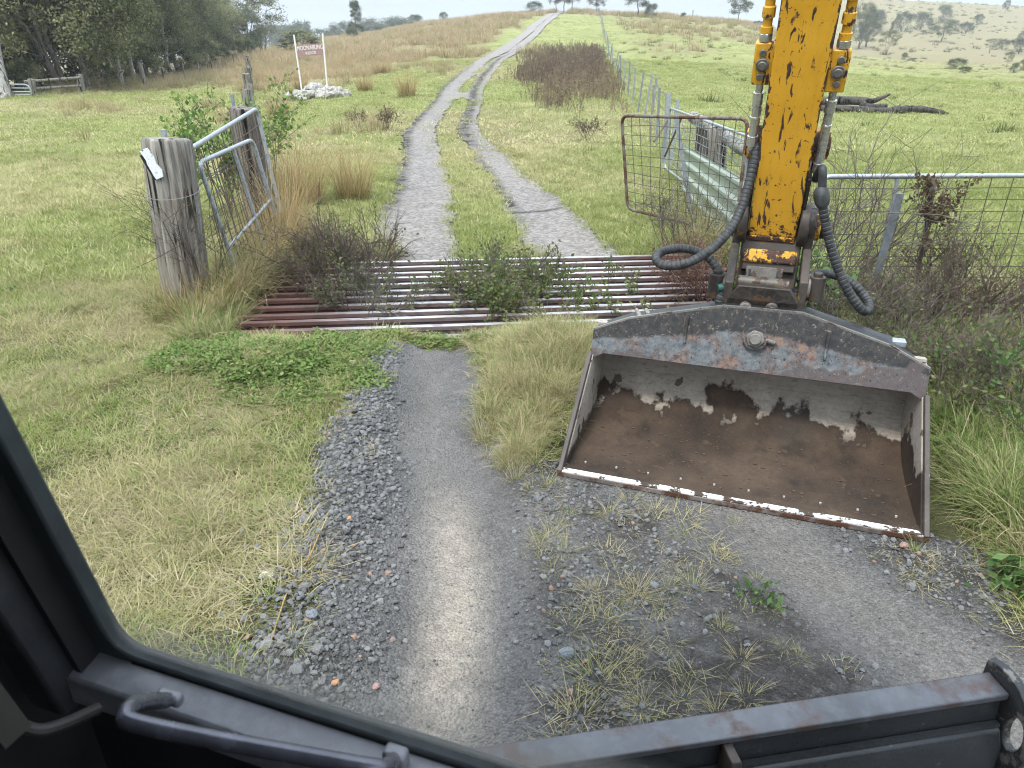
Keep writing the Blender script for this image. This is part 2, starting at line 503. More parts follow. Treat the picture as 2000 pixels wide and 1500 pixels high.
def gravel_mat():
    t = NT('packed_gravel')
    p = t.pos()
    dust, dark = t.attr('dust'), t.attr('dark')
    v1 = t.vor(p, 85, out='Color'); v2 = t.vor(p, 34, out='Color')
    dist = t.vor(p, 85)
    n, nb = t.noise(p, 3.2, 6, .65), t.noise(p, 22, 4, .6)
    base = t.mix(t.rng(n, .3, .7), (.068, .065, .063), (.125, .119, .115))
    st = t.mix(t.rng(t.sep(v1)[0], .0, 1.0), (.05, .05, .054), (.24, .228, .215))
    c = t.mix(.45, base, st)
    st2 = t.mix(t.rng(t.sep(v2)[1], .0, 1.0), (.055, .055, .06), (.23, .225, .225))
    c = t.mix(t.rng(nb, .48, .62, 0, .55), c, st2)
    df = t.math('MULTIPLY', dust, t.rng(t.math('ADD', n, t.math('MULTIPLY', nb, .9)), .5, 1.1, .35, 1.2))
    c = t.mix(t.rng(t.noise(p, 1.3, 5, .65), .42, .62, 0, .45), c, (.055, .052, .05))
    c = t.mix(df, c, (.40, .34, .275))
    big = t.noise(p, .55, 5, .6)
    c = t.mix(t.rng(big, .38, .62, 0, .5), c, (.19, .168, .158))
    c = t.mix(t.math('MULTIPLY', t.attr('far'), t.rng(t.noise(p, 1.6, 6, .72), .35, .65, .1, .75)), c, (.31, .275, .262))
    c = t.mix(t.math('MULTIPLY', t.attr('far'), t.rng(t.noise(p, 11, 5, .75), .52, .66, 0, .6)), c, (.085, .07, .062))
    v3 = t.vor(p, 26, out='Color')
    c = t.mix(t.math('MULTIPLY', t.attr('far'), .5), c, t.mix(t.sep(v3)[0], (.10, .092, .088), (.44, .395, .37)))
    dk = t.math('MULTIPLY', dark, t.rng(nb, .25, .5))
    c = t.mix(dk, c, (.022, .017, .013))
    c = t.mix(t.rng(t.noise(p, 160, 2), .60, .7, 0, .5), c, (.03, .03, .03))
    b = t.bump(t.math('ADD', t.math('MULTIPLY', dist, -1.0), t.math('ADD', t.math('MULTIPLY', nb, .9), t.math('MULTIPLY', n, 2.2))), .9, .02)
    return t.pbr(c, .85, 0, b, .25)
M_gravel = gravel_mat()

TV, TF, TD, TK = [], [], [], []   # positions, faces, dust, dark
def add_track(XX, YY, mask, dust, dark, lift):
    nx, ny = XX.shape
    keep = mask > .5
    f = grid_faces(nx, ny)
    kf = keep.ravel()[f].sum(1) >= 3
    f = f[kf]
    used = np.unique(f); rem = -np.ones(nx * ny, int); rem[used] = np.arange(len(used)) + sum(len(v) for v in TV)
    z = gz(XX, YY) + lift
    TV.append(np.stack([XX.ravel(), YY.ravel(), z.ravel()], 1)[used]); TF.append(rem[f])
    TD.append(dust.ravel()[used]); TK.append(dark.ravel()[used])
x_, y_ = np.meshgrid(np.arange(-1.6, 2.6, .03), np.arange(.5, 5.30, .03), indexing='ij')
x_ = x_ + (rng.random(x_.shape) - .5) * .018; y_ = y_ + (rng.random(x_.shape) - .5) * .018
lr = np.abs(x_ - np.interp(y_, LRY, LRX)); rr = np.abs(x_ - np.interp(y_, RRY, RRX))
nn = fbm(x_, y_, 1.2, 4, 21)
dust = np.maximum((1 - sst(lr, .0, .22)) * (.12 + .70 * (1 - sst(y_, 2.5, 3.3))) , (1 - sst(rr, .05, .32)) * .18)
dark = np.maximum(.75 * sst(fbm(x_, y_, 4, 4, 22), .40, .66) * sst(x_, -.1, .2), .5 * sst(fbm(x_, y_, 3, 4, 25), .4, .65)) * sst(lr, .2, .42) * sst(rr, .2, .42)
add_track(x_, y_, near_gravel(x_, y_), dust, dark, .006)
ys = [7.0]
while ys[-1] < 228: ys.append(ys[-1] * 1.0042 + .014)
l_, y_ = np.meshgrid(np.linspace(-1.9, 1.9, 96), np.array(ys), indexing='ij')
l_ = l_ + (rng.random(l_.shape) - .5) * .025
x_ = l_ + track_x(y_)
nn = fbm(l_, y_, .8, 4, 23)
stripe = sst(np.sin(y_ * 9 + 2.5 * fbm(l_, y_, 2.2, 3, 24) * 6 + l_ * 2), .1, .8)
edge = np.exp(-((l_ - .56 - .1 * (nn - .5)) / .17) ** 2) * sst(y_, 14, 20) * (1 - sst(y_, 50, 80)) + .75 * np.exp(-((l_ + np.interp(y_, [7, 10, 12, 15.6, 20, 28, 36], [1.33, 1.27, 1.13, 1.0, .88, .86, .94])) / .13) ** 2) * sst(y_, 8, 12) * (1 - sst(y_, 40, 60))
edge = edge + .75 * np.exp(-((l_ - .5) / .1) ** 2) * sst(y_, 8.5, 11) * (1 - sst(y_, 13, 16))
dark = np.clip(edge * (.75 + stripe * 1.0) * sst(nn, .15, .36), 0, 1)
crack = np.exp(-((y_ - 9.9 - .35 * (l_ - .6) - .25 * (nn - .5)) / .05) ** 2) * sst(l_, .25, .5) * (1 - sst(l_, 1.1, 1.4))
dark = np.maximum(dark, crack)
lift = .012 + .0006 * y_
add_track(x_, y_, far_track(x_, y_), .30 + .38 * sst(nn, .35, .65) + .0 * y_, dark, lift)
me = npmesh('track', np.concatenate(TV), np.concatenate(TF), M_gravel, True,
            {'far': ('FLOAT', (np.concatenate(TV)[:, 1] > 6).astype(float)), 'dust': ('FLOAT', np.concatenate(TD)), 'dark': ('FLOAT', np.concatenate(TK))})
tag(link('gravel_track', me), 'grey gravel wheel tracks running over the grid and up the hill', 'track', None, 'structure')

# ------------------------------------------------------------------ scattered stuff
def gn_group():
    ng = bpy.data.node_groups.new('scatter', 'GeometryNodeTree')
    ng.interface.new_socket('Geometry', in_out='INPUT', socket_type='NodeSocketGeometry')
    ng.interface.new_socket('Kinds', in_out='INPUT', socket_type='NodeSocketCollection')
    ng.interface.new_socket('Geometry', in_out='OUTPUT', socket_type='NodeSocketGeometry')
    n = ng.nodes.new
    gi, go = n('NodeGroupInput'), n('NodeGroupOutput')
    ci = n('GeometryNodeCollectionInfo'); ci.inputs['Separate Children'].default_value = True; ci.inputs['Reset Children'].default_value = True
    ip = n('GeometryNodeInstanceOnPoints'); ip.inputs['Pick Instance'].default_value = True
    def na(nm, ty):
        a = n('GeometryNodeInputNamedAttribute'); a.data_type = ty; a.inputs[0].default_value = nm
        return [o for o in a.outputs if o.enabled][0]
    L = ng.links.new
    L(gi.outputs[0], ip.inputs['Points']); L(gi.outputs[1], ci.inputs[0]); L(ci.outputs[0], ip.inputs['Instance'])
    L(na('idx', 'INT'), ip.inputs['Instance Index']); L(na('rot', 'FLOAT_VECTOR'), ip.inputs['Rotation']); L(na('scl', 'FLOAT_VECTOR'), ip.inputs['Scale'])
    L(ip.outputs[0], go.inputs[0])
    return ng
GN = gn_group()
def kinds(name, meshes):
    c = bpy.data.collections.new(name)
    for i, m in enumerate(meshes):
        o = bpy.data.objects.new('%s_%c' % (name, 97 + i), m); c.objects.link(o)
    return c
def scatter(name, col, pts, dry, scl, label, cat, tilt=.15, rnd_rot=False):
    n = len(pts); k = len(col.objects)
    me = bpy.data.meshes.new(name)
    me.vertices.add(n); me.vertices.foreach_set('co', np.asarray(pts, np.float32).ravel())
    rot = np.stack([rng.normal(0, tilt, n), rng.normal(0, tilt, n), rng.random(n) * 6.283], 1)
    if rnd_rot: rot = rng.random((n, 3)) * 6.283
    scl = np.asarray(scl, float)
    if scl.ndim == 1: scl = np.repeat(scl[:, None], 3, 1)
    for nm, ty, key, arr in (('rot', 'FLOAT_VECTOR', 'vector', rot), ('scl', 'FLOAT_VECTOR', 'vector', scl), ('idx', 'INT', 'value', rng.integers(0, k, n)), ('dry', 'FLOAT', 'value', np.asarray(dry))):
        a = me.attributes.new(nm, ty, 'POINT')
        a.data.foreach_set(key, np.ascontiguousarray(arr, dtype=np.int32 if ty == 'INT' else np.float32).ravel())
    o = link(name, me)
    m = o.modifiers.new('scatter', 'NODES'); m.node_group = GN
    sid = [i.identifier for i in GN.interface.items_tree if i.name == 'Kinds'][0]
    m[sid] = col
    return tag(o, label, cat, None, 'stuff')

def blades(n, rad, h, w, lean, curl, r, seg=3, hv=.4):
    """a tuft: n curved tapering blades; returns V, F (quads), rnd, t"""
    V, F, RN, T = [], [], [], []
    for i in range(n):
        a = r.random() * 6.283; q = rad * math.sqrt(r.random())
        bx, by = q * math.cos(a), q * math.sin(a)
        da = a + r.normal(0, .9) if rad > .01 else r.random() * 6.283
        L = h * (1 - hv + 2 * hv * r.random()); le = abs(lean + r.normal(0, .22)); cu = curl * (.4 + 1.2 * r.random())
        ww = w * (.6 + .8 * r.random()); rn = r.random()
        sx, sy = -math.sin(da), math.cos(da)
        px, py, pz = bx, by, -.01
        o = len(V)
        for k in range(seg + 1):
            t = k / seg
            hw = ww * .5 * (1 - t * .85)
            V += [(px + sx * hw, py + sy * hw, pz), (px - sx * hw, py - sy * hw, pz)]
            RN += [rn, rn]; T += [t, t]
            ang = le + cu * t
            st = L / seg
            px += math.cos(da) * math.sin(ang) * st; py += math.sin(da) * math.sin(ang) * st; pz += math.cos(ang) * st
            if k < seg: F.append((o + 2 * k, o + 2 * k + 1, o + 2 * k + 3, o + 2 * k + 2))
    return V, F, RN, T
def tuft_mesh(name, mat, *a, **k):
    V, F, RN, T = blades(*a, **k)
    return npmesh(name, V, F, mat, False, {'rnd': ('FLOAT', RN), 'tip': ('FLOAT', T)})

def grass_mat(name, g1, g2, straw1, straw2, lo=.35, hi=.65, trans=.35):
    t = NT(name)
    dry = t.attr('dry', True); rn = t.attr('rnd'); tip = t.attr('tip')
    g = t.mix(rn, g1, g2); s = t.mix(rn, straw1, straw2)
    f = t.math('ADD', dry, t.math('MULTIPLY', t.math('SUBTRACT', t.math('FRACT', t.math('MULTIPLY', rn, 7.31)), .5), .9))
    f = t.math('ADD', f, t.math('MULTIPLY', tip, .12))
    return t.leafy(t.mix(t.rng(f, lo, hi), g, s), trans)
M_lawn = grass_mat('lawn_blade', (.15, .212, .05), (.30, .355, .10), (.34, .30, .14), (.55, .47, .27), .32, .7)
M_long = grass_mat('long_blade', (.10, .155, .035), (.20, .26, .07), (.33, .275, .14), (.50, .42, .25), .3, .65)
M_dryg = grass_mat('dry_blade', (.19, .20, .075), (.28, .27, .11), (.32, .23, .13), (.54, .43, .275), .3, .7)
M_field = grass_mat('field_blade', (.185, .235, .065), (.34, .365, .125), (.43, .385, .20), (.60, .52, .32), .32, .7)
r0 = np.random.default_rng(3)
K_lawn = kinds('lawn_tuft', [tuft_mesh('lawn_tuft', M_lawn, 44, .085, .052, .0034, .9, .9, r0) for _ in range(6)])
K_mid = kinds('field_tuft', [tuft_mesh('field_tuft', M_field, 60, .18, .07, .007, .9, .8, r0, seg=2) for _ in range(5)])
K_far = kinds('paddock_tuft', [tuft_mesh('paddock_tuft', M_field, 60, .44, .085, .017, .95, .6, r0, seg=2) for _ in range(4)])
K_long = kinds('long_tuft', [tuft_mesh('long_tuft', M_long, 46, .08, .34, .0065, .35, 1.3, r0, seg=5) for _ in range(6)])
K_star = kinds('splayed_tuft', [tuft_mesh('splayed_tuft', M_long, 52, .035, .15, .0032, .8, .9, r0, seg=4) for _ in range(5)])
K_dry = kinds('dry_tussock', [tuft_mesh('dry_tussock', M_dryg, 75, .22, .62, .012, .28, .9, r0, seg=4) for _ in range(5)])
K_dryf = kinds('far_tussock', [tuft_mesh('far_tussock', M_dryg, 60, .5, .6, .035, .35, .7, r0, seg=2) for _ in range(4)])

def cand(n, y0, y1, amax=.86):
    y = np.sqrt(rng.random(n) * (y1 ** 2 - y0 ** 2) + y0 ** 2)
    a = (rng.random(n) * 2 - 1) * amax
    return y * a, y
def in_bucket(x, y, m=0.0):
    a, b = x * .946 - y * .325, x * .325 + y * .946
    return (a > -.82 - m) & (a < .95 + m) & (b > 3.03 - m) & (b < 4.04 + m)
def keep_off(x, y, lim=.5):
    u, w = grid_uv(x, y)
    pit = (u > -.05) & (u < GL + .05) & (w > -.03) & (w < GD + .03)
    return (track_any(x, y) < lim) & ~pit & ~in_bucket(x, y, .03)
pts, dr, sc = [], [], []
def push(x, y, d, s):
    k = ~(in_bucket(x, y, .10) | in_bucket(x - .10, y + .03, .10)); x, y, d = x[k], y[k], np.asarray(d)[k]; s = np.asarray(s)[k] if np.ndim(s) else s
    pts.append(np.stack([x, y, gz(x, y)], 1)); dr.append(d); sc.append(s)
def flush():
    global pts, dr, sc
    r = np.concatenate(pts), np.concatenate(dr), np.concatenate(sc)
    pts, dr, sc = [], [], []
    return r
# short lawn, close
x, y = cand(42000, .4, 7.5, 1.2)
k = keep_off(x, y, .45) & (rng.random(len(x)) < 1 - .75 * sst(x, -1.5, -1.0) * (1 - sst(y, 2.3, 3.2)) * (x < 0)) & (rng.random(len(x)) < .62 + .38 * sst(fbm(x, y, 2.2, 3, 31), .35, .6))
x, y = x[k], y[k]
push(x, y, dryness(x, y) + rng.normal(0, .12, len(x)), (.7 + .6 * rng.random(len(x))) * (.75 + .6 * fbm(x, y, 1.5, 3, 32)))
x, y = cand(16000, .9, 4.6)
k = (near_gravel(x, y) > .4) & (x < -.72) & (rng.random(len(x)) < .9 * (1 - sst(x, -1.1, -.78)) * sst(fbm(x, y, 3, 3, 35), .38, .6)); x, y = x[k], y[k]
push(x, y, .65 + rng.normal(0, .2, len(x)), .5 + .5 * rng.random(len(x)))
# thin grass on the gravel between the wheel tracks
x, y = cand(9000, .8, 5.1)
lr = np.abs(x - np.interp(y, LRY, LRX)); rr = np.abs(x - np.interp(y, RRY, RRX))
k = (near_gravel(x, y) > .4) & (lr > .33) & (rr > .36) & (rng.random(len(x)) < .16 + .5 * sst(fbm(x, y, 2.6, 3, 33), .5, .62)) & (rng.random(len(x)) < .20) & (x > 0)
x, y = x[k], y[k]
push(x, y, .72 + rng.normal(0, .15, len(x)), .5 + .4 * rng.random(len(x)))
p_, d_, s_ = flush()
scatter('short_grass', K_lawn, p_, d_, s_, 'short green and straw mown grass beside the near wheel tracks', 'grass', .2)
# field, middle distance
x, y = cand(48000, 6.5, 16, 1.1)
k = keep_off(x, y, .62); x, y = x[k], y[k]
push(x, y, dryness(x, y) + rng.normal(0, .12, len(x)), .6 + .6 * rng.random(len(x)))
p_, d_, s_ = flush()
scatter('field_grass', K_mid, p_, d_, s_, 'short grass of the paddocks on both sides beyond the grid', 'grass', .2)
x, y = cand(54000, 15, 62, 1.02)
k = keep_off(x, y, .45); x, y = x[k], y[k]
push(x, y, dryness(x, y) + rng.normal(0, .12, len(x)), .5 + .7 * rng.random(len(x)))
x, y = cand(16000, 55, 150, .8)
k = keep_off(x, y, .45) & (x / y > -.4); x, y = x[k], y[k]
q_ = 1.0 + .8 * rng.random(len(x)); push(x, y, dryness(x, y) + rng.normal(0, .2, len(x)), q_ * .8)
p_, d_, s_ = flush()
scatter('paddock_grass', K_far, p_, d_, s_, 'grass of the far paddocks up the slope', 'grass', .15)
# dry brown tussocks on the hill
x, y = cand(26000, 18, 75, .8)
dd = dryness(x, y)
k = keep_off(x, y, .3) & (x < track_x(y) - 1.7) & (rng.random(len(x)) < sst(dd, .4, .85) * .75) & (fbm(x, y, .3, 3, 91) > .40) & (x / y > -.6)
x, y = x[k], y[k]
push(x, y, dd[k] * .9 + rng.normal(0, .15, len(x)), .45 + .6 * rng.random(len(x)))
p_, d_, s_ = flush()
scatter('dry_grass', K_dry, p_, d_, s_, 'tall brown dry grass tussocks left of the track', 'grass', .12)
x, y = cand(30000, 65, 225, .8)
dd = dryness(x, y)
k = keep_off(x, y, .3) & (np.abs(x - track_x(y)) > 1.8) & (rng.random(len(x)) < sst(dd, .4, .8) * .8) & (fbm(x, y, .1, 3, 92) > .42) & (x / y > -.42) & (x / y < .4)
x, y = x[k], y[k]
push(x, y, dd[k] * .9 + rng.normal(0, .2, len(x)), .6 + .9 * rng.random(len(x)))
p_, d_, s_ = flush()
scatter('hilltop_grass', K_dryf, p_, d_, s_ , 'brown dry grass covering the top of the hill', 'grass', .12)
# long grass: verge right of the bucket, grid edges, hump, around posts
def blob(n, cx, cy, rx, ry, d, s, dv=.15):
    a, q = rng.random(n) * 6.283, np.sqrt(rng.random(n))
    x, y = cx + rx * q * np.cos(a), cy + ry * q * np.sin(a)
    u, w = grid_uv(x, y)
    k = ~((u > 0) & (u < GL) & (w > 0) & (w < GD)); x, y = x[k], y[k]
    push(x, y, d + rng.normal(0, dv, len(x)), s * (.6 + .8 * rng.random(len(x))))
blob(420, 2.75, 3.6, .8, 1.3, .18, .72)
blob(280, 2.55, 2.35, .42, .75, .3, .7)
blob(300, 3.4, 5.2, 1.1, .9, .5, 1.0)
blob(160, 2.2, 4.6, .5, .5, .2, .7)
blob(420, .40, 4.45, .47, .62, .55, .40)
blob(120, .0, 3.75, .22, .5, .6, .38)
blob(120, .3, 3.3, .4, .3, .6, .3)
blob(95, -2.3, 5.35, .35, .45, .35, .62)
blob(45, -2.75, 5.75, .35, .3, .4, .7)
blob(90, -2.45, 6.4, .16, .6, .6, 1.1)
blob(70, -2.5, 7.8, .3, .8, .65, 1.1)
blob(80, -1.7, 7.55, .5, .3, .5, .7)
blob(90, 2.2, 7.6, .5, .4, .5, .9)
blob(120, 2.6, 8.7, .5, 1.2, .5, .9)
blob(50, .15, 7.6, .25, .5, .45, .4)
p_, d_, s_ = flush()
scatter('long_grass', K_long, p_, d_, s_, 'long unmown grass on the verges round the grid and bucket', 'grass', .25)
# splayed tufts on the gravel
pp = [(580, 1285, 1.15), (1050, 1060, .9), (1190, 1010, 1.2), (1110, 1235, 1.1), (1180, 1215, .9), (1205, 1190, .8), (1165, 1330, 1.2), (1330, 1370, 1.3), (1130, 1400, 1.0),
      (1255, 1385, 1.0), (1240, 1330, .9), (1560, 1290, .9), (1440, 1020, .9), (1480, 1130, .7), (1300, 1190, .8), (990, 900, 1.0), (1040, 960, .9), (830, 1015, .2), (1210, 1290, .8),
      (1310, 1120, .7), (1350, 1050, 1.1), (1280, 1000, 1.2), (1230, 985, 1.1), (1400, 1400, 1.1), (1460, 1370, .9), (1080, 1120, .9), (1150, 1160, .8)]
for u, v, s in pp:
    p = PZ(u, v, 0); push(np.array([p.x]), np.array([p.y]), np.array([.4 + .35 * random.random()]), np.array([s * random.uniform(.45, .8)]))
x, y = cand(240, .9, 3.6)
k = (near_gravel(x, y) > .5) & (x > .08) & (np.abs(x - np.interp(y, RRY, RRX)) > .36) & (fbm(x, y, 2.0, 3, 41) > .5)
x, y = x[k], y[k]; push(x, y, .62 + rng.normal(0, .15, len(x)), .35 + .4 * rng.random(len(x)))
x, y = cand(2200, 1.2, 7, .8)
k = keep_off(x, y, .4) & (fbm(x, y, 1.1, 3, 42) > .55); x, y = x[k], y[k]
push(x, y, .45 + rng.normal(0, .2, len(x)), .5 + .5 * rng.random(len(x)))
p_, d_, s_ = flush()
scatter('grass_tufts', K_star, p_, d_, s_, 'splayed yellow green grass tufts dotted over the gravel and lawn', 'grass', .1)
# flat dead thatch matted over lawn and gravel
M_thatch = grass_mat('thatch', (.24, .22, .10), (.34, .31, .16), (.20, .155, .085), (.46, .39, .24), .2, .7, .2)
K_thatch = kinds('thatch', [tuft_mesh('thatch', M_thatch, 46, .11, .085, .0028, 1.42, .25, r0, seg=2) for _ in range(5)])
x, y = cand(13000, .6, 6.5, 1.15)
k = keep_off(x, y, .5) & (rng.random(len(x)) < sst(fbm(x, y, 1.6, 4, 43), .38, .62)); x, y = x[k], y[k]
push(x, y, rng.random(len(x)), .6 + .8 * rng.random(len(x)))
x, y = cand(6000, .9, 4.9)
k = (near_gravel(x, y) > .3) & (rng.random(len(x)) < np.where(x < 0, .22, .34) * sst(fbm(x, y, 2.1, 3, 44), .46, .62)) & ((x < -.8) | ((x > .12) & (np.abs(x - np.interp(y, RRY, RRX)) > .33))); x, y = x[k], y[k]
push(x, y, rng.random(len(x)), .5 + .6 * rng.random(len(x)))
blob(260, .35, 4.3, .5, .75, .5, .9); blob(120, -.55, 5.03, .4, .06, .6, .7)
p_, d_, s_ = flush()
p_[:, 2] += .012
scatter('thatch', K_thatch, p_, d_, s_, 'flattened dead grass matted over the lawn and gravel', 'dead grass', .12)
# weeds: small broad leaves beside the grid and on it
def leaf_cluster(name, mat, n, rad, h, size, r, flat=.5):
    V, F, RN = [], [], []
    for i in range(n):
        a, q = r.random() * 6.283, rad * math.sqrt(r.random())
        c = np.array([q * math.cos(a), q * math.sin(a), h * r.random()])
        d = r.normal(0, 1, 3); d[2] *= flat; d /= np.linalg.norm(d)
        s = np.cross(d, [0, 0, 1.0]) + r.normal(0, .25, 3); s /= np.linalg.norm(s)
        L = size * (.6 + .8 * r.random()); W = L * .33
        o = len(V); V += [c, c + d * L * .5 + s * W, c + d * L, c + d * L * .5 - s * W]
        F.append((o, o + 1, o + 2, o + 3)); rn = r.random(); RN += [rn] * 4
    return npmesh(name, V, F, mat, False, {'rnd': ('FLOAT', RN), 'tip': ('FLOAT', np.zeros(len(V)))})
M_weed = grass_mat('weed_leaf', (.085, .145, .035), (.18, .245, .07), (.28, .28, .11), (.36, .33, .14), .5, .9)
K_weed = kinds('weed_leaves', [leaf_cluster('weed_leaves', M_weed, 60, .1, .06, .027, r0) for _ in range(5)])
def blobw(n, cx, cy, rx, ry, d, s, zz=0.0):
    a, q = rng.random(n) * 6.283, np.sqrt(rng.random(n))
    x, y = cx + rx * q * np.cos(a), cy + ry * q * np.sin(a)
    u, w = grid_uv(x, y); k = (w < -.06) | (u < 0) | (u > GL); x, y = x[k], y[k]; n = len(x)
    push(x, y, d + rng.normal(0, .15, n), s * (.6 + .8 * rng.random(n)))
blobw(190, -1.7, 4.65, .80, .42, .15, .9)
blobw(90, -1.35, 4.2, .5, .3, .25, .8)
blobw(120, 2.5, 4.0, .35, .8, .15, 1.1)
blobw(60, -.6, 5.02, .4, .08, .5, .7)
x, y = cand(1500, 1.5, 8, .8); k = keep_off(x, y, .3) & (fbm(x, y, 1.3, 3, 51) > .6); x, y = x[k], y[k]
push(x, y, .25 + rng.normal(0, .2, len(x)), .4 + .5 * rng.random(len(x)))
p_, d_, s_ = flush()
scatter('clover', K_weed, p_, d_, s_, 'low broad leaved green clover and weeds beside the cattle grid', 'ground cover', .2)

# gravel stones
def rock_bm(seed, sub=1, amp=.32, flat=.7):
    bm = bmesh.new(); bmesh.ops.create_icosphere(bm, subdivisions=sub, radius=1)
    r = np.random.default_rng(seed)
    pl = [(Vector(r.normal(0, 1, 3)).normalized(), .55 + .35 * r.random()) for _ in range(9)]
    ax = Vector((1, .65 + .35 * r.random(), flat * (.7 + .5 * r.random())))
    for v in bm.verts:
        d = v.co.normalized(); q = 1.0
        for nrm, c in pl:
            t = d.dot(nrm)
            if t > 0: q = min(q, c / max(t, 1e-3))
        q *= 1 + amp * .3 * (r.random() - .5)
        v.co = Vector((d.x * ax.x, d.y * ax.y, d.z * ax.z)) * q
    return bm
def stone_mat(name, c1, c2, inst=True, sp=None):
    t = NT(name)
    o = t.obj()
    n = t.noise(o, 1.7, 5, .65); n2 = t.noise(o, 7, 4, .6)
    if inst:
        rr = t.attr('dry', True)
        c = t.mix(t.rng(rr, 0, .93), c1, c2)
        c = t.mix(t.rng(rr, .988, .99), c, (.26, .15, .10))
    else: c = t.mix(t.rng(n, .3, .7), c1, c2)
    c = t.mix(t.rng(n2, .4, .75, 0, .55), c, tuple(q * 1.9 for q in c2))
    if sp: c = t.mix(t.rng(t.noise(o, sp[0], 6, .7), sp[1], sp[1] + .08), c, sp[2])
    return t.pbr(c, .8, 0, t.bump(n2, .4, .02), .3)
M_stone = stone_mat('blue_metal', (.034, .033, .033), (.165, .162, .16))
def rock_mesh(name, mat, seed, sub=2, **k):
    bm = rock_bm(seed, sub, **k); m = bpy.data.meshes.new(name); bm.to_mesh(m); bm.free(); m.materials.append(mat); return m
K_stone = kinds('gravel_stone', [rock_mesh('gravel_stone', M_stone, 100 + i, 1) for i in range(8)])
def stones(x, y, r):
    r = np.asarray(r); k = ~in_bucket(x, y); x, y, r = x[k], y[k], r[k]
    pts.append(np.stack([x, y, gz(x, y) + r * .35 + .005], 1)); dr.append(rng.random(len(x))); sc.append(r)
x, y = cand(90000, .8, 5.0, .6)
wd = -np.abs(x + .78 + .12 * (fbm(x, y, 1.2, 3, 61) - .5) - .1 * sst(y, 3.2, 4.6)) + .2
k = (rng.random(len(x)) < sst(wd, -.30, .14)) & ((near_gravel(x, y) > .02) | ((rng.random(len(x)) < .35) & (y < 2.9) & (x > -1.35))) & (x < np.interp(y, LRY, LRX) - .25 + rng.normal(0, .05, len(x)))
x, y = x[k], y[k]
stones(x, y, .004 + .016 * rng.random(len(x)) ** 2.4 + .012 * (rng.random(len(x)) > .97))
x, y = cand(30000, .8, 3.3, .9)
lr = np.abs(x - np.interp(y, LRY, LRX)); rr = np.abs(x - np.interp(y, RRY, RRX))
pr = sst(np.minimum(lr, rr), .2, .42) * sst(fbm(x, y, 1.7, 4, 62), .36, .62)
k = (near_gravel(x, y) > .5) & (x > 0) & (rng.random(len(x)) < pr * .75)
x, y = x[k], y[k]
stones(x, y, .004 + .014 * rng.random(len(x)) ** 2.6 + .013 * (rng.random(len(x)) > .985))
x, y = cand(26000, .8, 5.05, .9)
k = (near_gravel(x, y) > .5) & (rng.random(len(x)) < .55); x, y = x[k], y[k]
stones(x, y, .0022 + .0055 * rng.random(len(x)) ** 3 + .009 * (rng.random(len(x)) > .985) * rng.random(len(x)))
x, y = cand(22000, 7, 22, .25)
k = (far_track(x, y) > .3); x, y = x[k], y[k]
stones(x, y, .005 + .016 * rng.random(len(x)) ** 3)
p_, d_, s_ = flush()
s3 = np.stack([s_, s_ * (.75 + .5 * rng.random(len(s_))), s_ * (.7 + .4 * rng.random(len(s_)))], 1)
scatter('gravel', K_stone, p_, d_, s3, 'loose blue grey crushed stone heaped beside the wheel track', 'gravel', .4)

# dark clods torn up along the wheel tracks
M_clod = stone_mat('wet_clod', (.014, .011, .009), (.045, .036, .028))
K_clod = kinds('clod', [rock_mesh('clod', M_clod, 140 + i, 1, amp=.9) for i in range(5)])
n = 1500; y = 8 + 42 * rng.random(n) ** 1.3; sd = rng.random(n) < .62
l = np.where(sd, .52 + rng.normal(0, .12, n), -np.interp(y, [7, 10, 12, 15.6, 20, 28, 36], [1.40, 1.34, 1.2, 1.06, .94, .92, 1.0]) + rng.normal(0, .08, n)); x = track_x(y) + l
k = (fbm(x, y, .9, 3, 63) > .45) & ((y > 13) | ~sd); x, y = x[k], y[k]
r = .015 + .05 * rng.random(len(x)) ** 2
push(x, y, rng.random(len(x)) * .9, np.stack([r * 1.6, r, r * .55], 1))
p_, d_, s_ = flush()
scatter('clods', K_clod, p_, d_, s_, 'dark wet clods of soil torn up along the edges of the track', 'soil', .2)
# dead brown weeds between the track and the wire fence
def stalks(name, mat, r):
    V, F, RN = [], [], []
    for i in range(9):
        bx, by = r.normal(0, .22, 2); hgt = .25 + .5 * r.random() ** .8; lx, ly = r.normal(0, .1, 2)
        rn = r.random()
        for q in range(2):
            o = len(V); w = .010 if q else 0; w2 = 0 if q else .010
            V += [(bx - w, by - w2, 0), (bx + w, by + w2, 0), (bx + lx + w * .5, by + ly + w2 * .5, hgt), (bx + lx - w * .5, by + ly - w2 * .5, hgt)]
            F.append((o, o + 1, o + 2, o + 3)); RN += [rn] * 4
        for j in range(30):
            t = .25 + .75 * r.random(); c = np.array([bx + lx * t, by + ly * t, hgt * t]); d = r.normal(0, 1, 3); d /= np.linalg.norm(d); e = np.cross(d, r.normal(0, 1, 3)); e /= np.linalg.norm(e)
            L = .03 + .045 * r.random(); o = len(V); V += [c, c + d * L * .5 + e * L * .22, c + d * L, c + d * L * .5 - e * L * .22]; F.append((o, o + 1, o + 2, o + 3)); RN += [r.random()] * 4
    return npmesh(name, V, F, mat, False, {'rnd': ('FLOAT', RN), 'tip': ('FLOAT', np.zeros(len(V)))})
M_dead = grass_mat('dead_weed', (.24, .19, .12), (.32, .25, .16), (.095, .068, .053), (.185, .135, .10), .25, .6, .2)
K_dead = kinds('dead_stalk', [stalks('dead_stalk', M_dead, r0) for _ in range(5)])
def fence_x(y): return 3.05 + (y - 15) * .10
n = 10000
y = 22 + 56 * rng.random(n) ** 1.1; x = .2 + (fence_x(y) - .4) * rng.random(n)
nz_ = fbm(x, y, .22, 4, 71)
lx0 = np.interp(y, [22, 26, 40, 60, 78], [.9, .8, .3, .6, 2.6])
